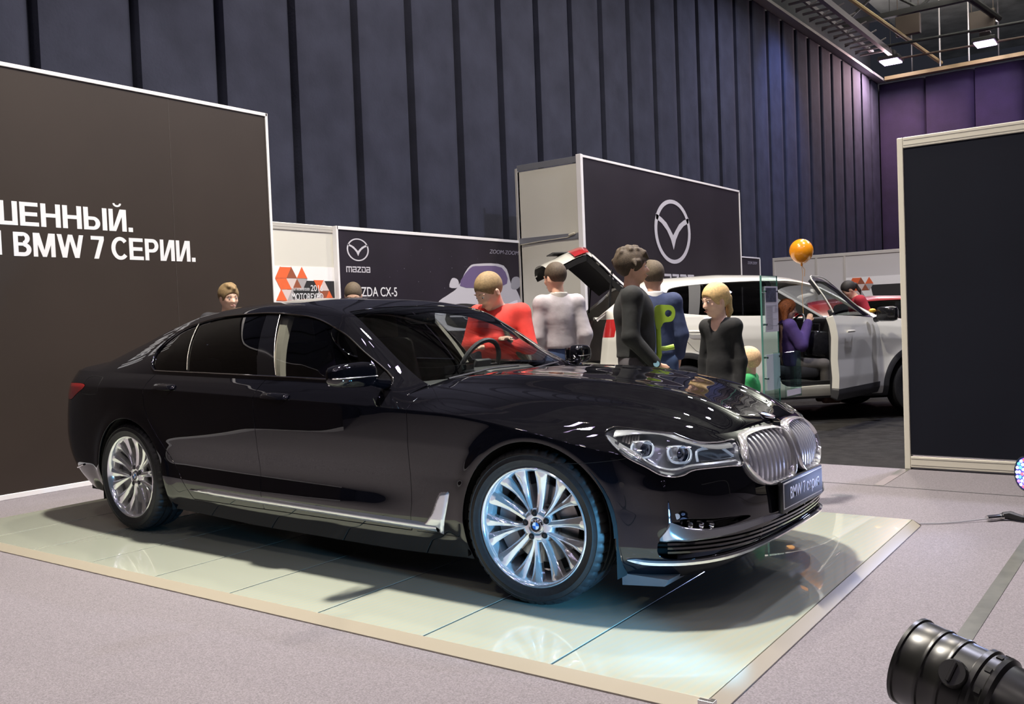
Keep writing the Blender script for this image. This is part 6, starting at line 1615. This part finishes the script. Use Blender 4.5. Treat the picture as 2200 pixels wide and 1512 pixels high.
    b=MB(); b.tube(pts,.007,6); b.build('frame_edge',PEARL,D)
    b=MB(); b.bbox(-.26,-.13,-.28,-.06,1.08,1.24,.045); b.tube([(-.16,-.02,1.10),(-.18,-.10,1.12)],.03,8); b.build('door_mirror',mat('mirror_black',(.01,.01,.011),.15,coat=.5),D)
    b=MB(); b.tube([(-.98,-.045,1.0),(-.94,-.055,1.0),(-.82,-.055,1.0),(-.78,-.04,1.0)],.013,8); b.build('door_handle',PEARL,D)
    b=MB(); b.sphere((-.30,-.05,1.20),.035,10,sc=(1.6,1,.7)); b.build('door_mark',mat('yellow_item',(.75,.42,.02),.5),D)
    # raised tailgate : curved shell hinged at the rear of the roof
    prof=[(-.50,1.63,.60),(-.62,1.74,.61),(-.76,1.88,.63),(-.95,2.03,.66),(-1.12,2.00,.68),(-1.28,1.93,.68),(-1.44,1.86,.60)]
    PP=spl([(a,c) for a,c,_ in prof],5,False); WW=np.interp([p[0] for p in PP][::-1],[p[0] for p in prof][::-1],[p[2] for p in prof][::-1])[::-1]
    def shell(off,name,m,i0=0,i1=None,wk=1.0,ys=None):
        Q=PP[i0:i1]; Wq=WW[i0:i1]; V=[];F=[]; ys=ys if ys is not None else np.linspace(-1,1,17)
        for i,((a,c),w) in enumerate(zip(Q,Wq)):
            p0=Q[max(i-1,0)];p1=Q[min(i+1,len(Q)-1)]; tx,tz=p1[0]-p0[0],p1[1]-p0[1]; l=math.hypot(tx,tz); nx,nz=(tz/l,-tx/l)
            for u_ in ys:
                dr=.10*abs(u_)**3+off; V.append((a-nx*dr,u_*w*wk,c-nz*dr))
        k=len(ys)
        for i in range(len(Q)-1):
            for j in range(k-1): F.append((i*k+j,(i+1)*k+j,(i+1)*k+j+1,i*k+j+1))
        return V,F
    TG=empty('tailgate',(0,0,0),parent=car); TG['label']='raised white tailgate'
    n=len(PP); k0=int(n*.45)
    ob_=obj('tailgate_glass',shell(0,'',None,0,k0+1),glass_mat('dark_privacy_glass',(.03,.03,.035)),TG)
    ob_=obj('tailgate_skin',shell(0,'',None,k0),PEARL,TG)
    ob_=obj('tailgate_frame',shell(-.012,'',None,0,k0+1,1.01,np.array([-1,-.93,-.86])),PEARL,TG); obj('tailgate_frame',shell(-.012,'',None,0,k0+1,1.01,np.array([.86,.93,1])),PEARL,TG)
    V,F=shell(.07,'',None,0,None,.99); V2,F2=shell(.012,'',None,0,None,1.0,np.linspace(-1,1,17)); m_=len(V); 
    obj('tailgate_lining',(V,F),MATTEB,TG)
    for sg in (0,16):
        Vs=[];Fs=[]
        for i in range(n): Vs+= [V[i*17+sg],V2[i*17+sg]]
        obj('tailgate_lining',(Vs,[(2*i,2*i+2,2*i+3,2*i+1) for i in range(n-1)]),MATTEB,TG)
    for sg in (-1,1):
        V,F=shell(-.02,'',None,int(n*.50),int(n*.72),1.01,np.array([.55,.7,.85,1.0])*sg); obj('tailgate_lamp',(V,F),mat('suv_tail_red',(.42,.02,.02),.1,coat=1),TG)
        b=MB(); b.tube([(-.75,sg*.60,1.30),(-.70,sg*.60,1.76)],.012,6); b.build('gas_strut',BLACKP,TG)
    b=MB(); b.bbox(-1.30,-1.10,-.25,.25,1.985,2.0,.006); b.build('plate_recess',CLAD,TG)
    return car
suv=build_suv()
S_=1.059
def suv_w(x,y,z): c,s=math.cos(.7437),math.sin(.7437); return (-2.949+S_*(x*c-y*s),6.079+S_*(x*s+y*c),FZ+S_*z)
px_=suv_w(1.34,-.42,.17)
PURP=cloth('purple_down',(.050,.026,.13),6,.9)
e,d=person('person in purple padded jacket and grey trousers seated in the white car doorway',px_,.7437-.12,1.66,head=(-.1,.12,0),top=PURP,top_fat=2.0,top_len=.86,trouser=GREYT,shoes=mat('brown_shoe',(.12,.05,.03),.5),hair=mat('auburn_hair',(.28,.085,.025),.6,noise=(60,.4),bump=(140,.6)),hair_style='long',skin=SKINF,seat=True,
       arms={-1:((.12,.25,1.18),(.26,.10,1.47)),1:((.12,.24,1.14),(.30,.16,1.20))})
b=MB(); b.bbox(-.10,.12,-.13,.13,-.16,.16,.05); b.tube([(-.02,-.10,.14),(-.02,-.09,.24),(-.02,.09,.24),(-.02,.10,.14)],.010,6)
o=b.build('handbag',mat('black_leather',(.012,.012,.014),.22,bump=(20,.7))); o.location=suv_w(1.68,-.45,.84); o.rotation_euler=(0,R_(8),.7437); tag(o,'shiny black handbag on the lap of the seated person in purple','handbag')
# red car beyond
RED=mat('red_paint',(.30,.01,.012),.3,coat=1)
r_=empty('parked_car',(.15,13.0,FZ),.40,'dark red car mostly hidden behind the bonnet of the white car','car'); r_.scale=(1.0,1.0,.90)
for ch in [c for c in bpy.data.objects if c.parent==suv and c.type=='MESH' and c.name.split('.')[0] in ('body_shell','roof_and_pillars','hood','windshield','side_window','quarter_window','wheel','cladding','tail_light','window_pillar','door')]:
    q=ch.copy(); q.data=ch.data.copy(); COL.objects.link(q); q.parent=r_
    if 'label' in q: del q['label']
    if q.data.materials[0].name=='white_pearl_paint': q.data.materials[0]=RED
r_.location=(-2.75,12.4,FZ)
# ------------------------------------------------------------------ balloon
e=empty('balloon',(-1.34,6.57,1.965),0,'orange balloon on a thin ribbon floating above the white car','balloon')
b=MB(); pr_=[(.001,-.168),(.010,-.166),(.016,-.152)]+[( .138*math.cos(a)*(1 if a>0 else (1-.10*math.sin(a)**2)), .142*math.sin(a) if a>0 else .150*math.sin(a)) for a in np.linspace(-1.40,PI/2-.01,26)]
b.lathe(pr_,40,'z'); b.build('balloon_skin',mat('orange_balloon',(.95,.34,.012),.22,coat=.6),e)
b=MB(); b.lathe([(.004,-.150),(.014,-.176),(.001,-.178)],10,'z'); b.build('balloon_knot',mat('orange_balloon',(.95,.34,.012),.22),e)
b=MB(); b.tube([(0,0,-.17),(.008,.0,-.28),(-.006,0,-.45),(.004,0,-.74)],.003,5); b.tube([(0,0,-.17),(.035,.0,-.22),(.03,0,-.30)],.004,5); b.build('balloon_ribbon',mat('gold_ribbon',(.6,.33,.12),.5),e)
# ------------------------------------------------------------------ glass price stand beyond the bonnet
gd=Vector((.8,.598,0))*math.cos(R_(51))+Vector((-.598,.80,0))*math.sin(R_(51)); ga=math.atan2(gd.y,gd.x)
st=empty('info_stand',(.075,1.67,FZ),ga,'slim glass information stand with a price sheet and leaflet pocket behind the bonnet','stand')
GE=mat('glass_edge_green',(.10,.26,.22),.1,coat=1); SG=glass_mat('stand_glass',(.80,.90,.88))
b=MB(); b.bbox(0,.26,-.005,.005,.02,1.545,.002); b.build('glass_sheet',SG,st,smooth=False)
b=MB(); b.box(-.003,.0,-.006,.006,.02,1.545); b.box(.26,.2615,-.004,.004,.02,1.545); b.box(0,.26,-.005,.005,1.545,1.5465); b.build('sheet_edge',GE,st,smooth=False)
b=MB(); b.bbox(-.02,.28,-.07,.07,0,.02,.005); b.build('stand_base',SATIN,st,smooth=False)
b=MB(); b.box(.035,.245,-.012,-.009,1.17,1.475); b.build('price_sheet',mat('paper_white',(.72,.72,.80),.6),st,smooth=False)
b=MB(); b.box(.045,.215,-.0132,-.0125,1.37,1.465); b.build('sheet_picture',mat('print_slate',(.08,.09,.14),.5,noise=(40,.5)),st,smooth=False)
b=MB()
for i in range(22): b.box(.05,.05+(.10 if i%6 else .17),-.0130,-.0125,1.345-i*.0075-.0012,1.345-i*.0075+.0008)
for i in range(8): b.box(.19,.23,-.0130,-.0125,1.35-i*.006-.001,1.35-i*.006)
b.build('sheet_text',mat('print_grey',(.3,.3,.34),.4),st,smooth=False)
for z in (1.44,1.22,1.00,.86):
    for xx in (.03,.22): b=MB(); b.lathe([(.001,-.022),(.008,-.022),(.008,.010),(.001,.010)],10,'y',Matrix.Translation((xx,0,z))); b.build('stand_off',CHROME,st)
b=MB(); b.box(.03,.25,-.012,-.009,.78,1.02); b.build('leaflet_sheet',mat('paper_blue_white',(.62,.68,.74),.6),st,smooth=False)
b=MB(); b.bbox(.12,.40,-.10,-.095,.72,1.03,.001); b.bbox(.12,.124,-.10,-.02,.72,1.03,.001); b.bbox(.396,.40,-.10,-.02,.72,1.03,.001); b.build('leaflet_pocket',SG,st,smooth=False)
b=MB(); b.box(.14,.38,-.103,-.1005,.735,.775); b.build('pocket_label',mat('paper_white',(.72,.72,.80),.6),st,smooth=False)
# ------------------------------------------------------------------ green crutch
cp=Vector((-.80,1.88,FZ)); cr=empty('crutch',cp,R_(36),'lime green elbow crutch standing by the navy jacket','crutch')
LIME=mat('lime_plastic',(.33,.50,.05),.4); 
b=MB(); b.tube([(-.10,0,.02),(-.055,0,.55),(-.03,0,.80)],.011,8); b.build('lower_tube',LIME,cr)
b=MB(); b.tube([(-.035,0,.78),(-.02,0,.95),(.0,0,1.02),(.0,0,1.10),(.0,0,1.36)],[.018,.020,.020,.019,.019],10); b.build('upper_tube',LIME,cr)
b=MB(); b.tube([(.0,0,1.065),(.05,0,1.065),(.11,0,1.075)],[.017,.019,.021],10); b.build('hand_grip',LIME,cr)
b=MB(); ring=[]
M=Matrix.Rotation(0,4,'X')
out=spl([(-.02,1.37),(.06,1.385),(.11,1.37),(.125,1.32),(.10,1.265),(.04,1.255),(.015,1.22),(-.018,1.22)],5); 
inn=[(.075+.026*math.cos(a),1.322+.026*math.sin(a)) for a in np.linspace(0,2*PI,20,endpoint=False)]
V=[];F=[]; 
def ringmesh(o_,i_,h0,h1):
    bm=bmesh.new(); oo=[bm.verts.new((a,h0,c)) for a,c in o_]; ii=[bm.verts.new((a,h0,c)) for a,c in i_]
    e1=[bm.edges.new((oo[k],oo[(k+1)%len(oo)])) for k in range(len(oo))]; e2=[bm.edges.new((ii[k],ii[(k+1)%len(ii)])) for k in range(len(ii))]
    bmesh.ops.triangle_fill(bm,edges=e1+e2,use_beauty=True); r=bmesh.ops.extrude_face_region(bm,geom=bm.faces[:]); bmesh.ops.translate(bm,vec=(0,h1-h0,0),verts=[v for v in r['geom'] if isinstance(v,bmesh.types.BMVert)]); bmesh.ops.recalc_face_normals(bm,faces=bm.faces[:])
    bm.verts.index_update(); V=[tuple(v.co) for v in bm.verts];F=[tuple(v.index for v in f.verts) for f in bm.faces]; bm.free(); return V,F
obj('arm_cuff',ringmesh(out,inn,-.022,.022),LIME,cr,smooth=False)
b=MB(); b.lathe([(.001,0),(.020,0),(.022,.03),(.013,.05)],12,'z',Matrix.Translation((-.105,0,.0))); b.build('rubber_foot',BLACKP,cr)
# ------------------------------------------------------------------ stage lamps on the floor
CANB=mat('black_can',(.010,.010,.009),.32,noise=(8,.3))
pc=empty('stage_lamp',(1.86,-1.34,.155),0,'black cylindrical stage lamp lying on the carpet in the near right corner','stage lamp')
ax=Vector((-.93,.25,.20)).normalized(); Bx=basis(ax.cross(Vector((0,0,1))),Vector((0,0,1))); 
Bx=Matrix((ax.cross(Vector((0,0,1))).normalized(),(ax.cross(Vector((0,0,1))).normalized()).cross(ax)*-1,ax)).transposed(); Mx=Bx.to_4x4()
prf=[(.128,.20),(.134,.20),(.134,.19),(.129,.186),(.129,.13),(.1315,.127),(.1315,.117),(.127,.113),(.127,.07),(.1295,.067),(.1295,.057),(.125,.053),(.125,.0),(.134,-.006),(.134,-.020),(.128,-.026),(.128,-.05),(.132,-.054),(.130,-.066),(.118,-.075),(.112,-.13),(.098,-.19),(.075,-.235),(.045,-.262),(.001,-.27)]
b=MB(); b.lathe(prf,64,'z',Mx); fix_normals(b.build('lamp_can',CANB,pc,angle=40))
b=MB(); b.lathe([(.121,.199),(.118,.10),(.001,.09)],48,'z',Mx); b.build('lamp_lens',mat('lamp_blue_lens',(.1,.15,.3),.1,emit=(.3,.5,1),emit_s=2),pc)
for k_ in range(12):
    a=2*PI*k_/12; b=MB(); b.box(.1255,.131,-.008,.008,-.048,-.032,Mx@Matrix.Rotation(a,4,'Z')); b.build('vent_slot',MATTEB,pc,smooth=False)
for sg in (0,PI):
    b=MB(); b.lathe([(.001,.020),(.036,.020),(.040,.012),(.040,.0)],20,'z',Mx@Matrix.Rotation(sg+R_(35),4,'Z')@Matrix.Translation((.128,0,.03))@Matrix.Rotation(PI/2,4,'Y')); b.tube([(.0,-.028,.026),(0,.028,.026)],.006,6,M=Mx@Matrix.Rotation(sg+R_(35),4,'Z')@Matrix.Translation((.128,0,.03))@Matrix.Rotation(PI/2,4,'Y')); b.build('yoke_knob',CANB,pc)
b=MB(); 
b.tube([(.0,-.165,.0),(0,-.17,-.06),(-.01,-.15,-.178),(-.01,.15,-.178),(0,.17,-.06),(0,.165,0)],.013,6); b.build('lamp_yoke',CANB,pc)
b=MB(); b.bbox(.0,.03,-.02,.02,-.002,.002,.001,Mx@Matrix.Translation((.11,.05,-.12))); b.build('warning_label',mat('label_pale',(.6,.6,.5),.5),pc,smooth=False)
LC=empty('stage_lamp',(1.555,2.185,.21),0,'small stage lamp with glowing coloured diodes standing near the navy partition','stage lamp')
ax=Vector((-.75,-.66,.06)).normalized(); xx=ax.cross(Vector((0,0,1))).normalized(); Ml=Matrix((xx,ax.cross(xx),ax)).transposed().to_4x4()
b=MB(); b.lathe([(.095,.0),(.105,.01),(.107,.04),(.100,.045),(.098,-.10),(.08,-.16),(.001,-.17)],40,'z',Ml); fix_normals(b.build('lamp_can',CANB,LC,angle=40))
b=MB(); b.lathe([(.098,.035),(.001,.035)],32,'z',Ml); b.build('lamp_face',mat('lamp_face_dark',(.02,.02,.05),.2,emit=(.15,.15,.9),emit_s=1.2),LC)
cols=[('diode_white',(.8,.9,1)),('diode_cyan',(.1,.9,.9)),('diode_red',(1,.1,.15)),('diode_violet',(.5,.2,1)),('diode_green',(.1,1,.4))]
kk=0
for rr_,nn_ in ((0,1),(.030,6),(.058,12),(.083,18)):
    for j in range(nn_):
        a=2*PI*j/nn_+rr_*9; nm,cc=cols[kk*7%5 if kk%2 else 0]; kk+=1
        b=MB(); b.sphere((rr_*math.cos(a),rr_*math.sin(a),.036),.0105,8,M=Ml); b.build('diode',mat(nm,cc,.3,emit=cc,emit_s=2.6),LC)
b=MB(); b.tube([(.0,-.12,.0),(-.02,-.12,-.24),(-.02,.12,-.24),(0,.12,0)],.010,6); b.build('lamp_yoke',CANB,LC)
# cable from the platform corner
b=MB(); b.tube([(1.03,1.585,FZ+.008),(1.14,1.66,FZ+.006),(1.235,1.745,FZ+.007),(1.315,1.82,FZ+.012),(1.36,1.85,FZ+.018)],.0035,6); o=b.build('cable_wire',mat('grey_wire',(.30,.30,.33),.35))
tag(o,'thin grey wire running from the platform corner to the plug','wire')
b=MB(); b.tube([(1.36,1.85,FZ+.022),(1.42,1.92,FZ+.022)],.016,10); b.tube([(1.42,1.92,FZ+.022),(1.433,1.933,FZ+.022)],.019,10); tag(b.build('cable_connector',SATIN),'silver cable connector lying on the carpet by the coloured lamp','connector')
b=MB(); b.tube([(1.433,1.933,FZ+.028),(1.47,1.95,FZ+.030),(1.54,1.92,FZ+.022),(1.66,1.97,FZ+.02),(1.78,1.99,FZ+.015),(1.88,2.02,FZ+.018)],[.020,.026,.018,.010,.010,.010],10); tag(b.build('power_plug',mat('plug_black',(.012,.012,.012),.4)),'black power plug and cord joined to the silver connector','plug')
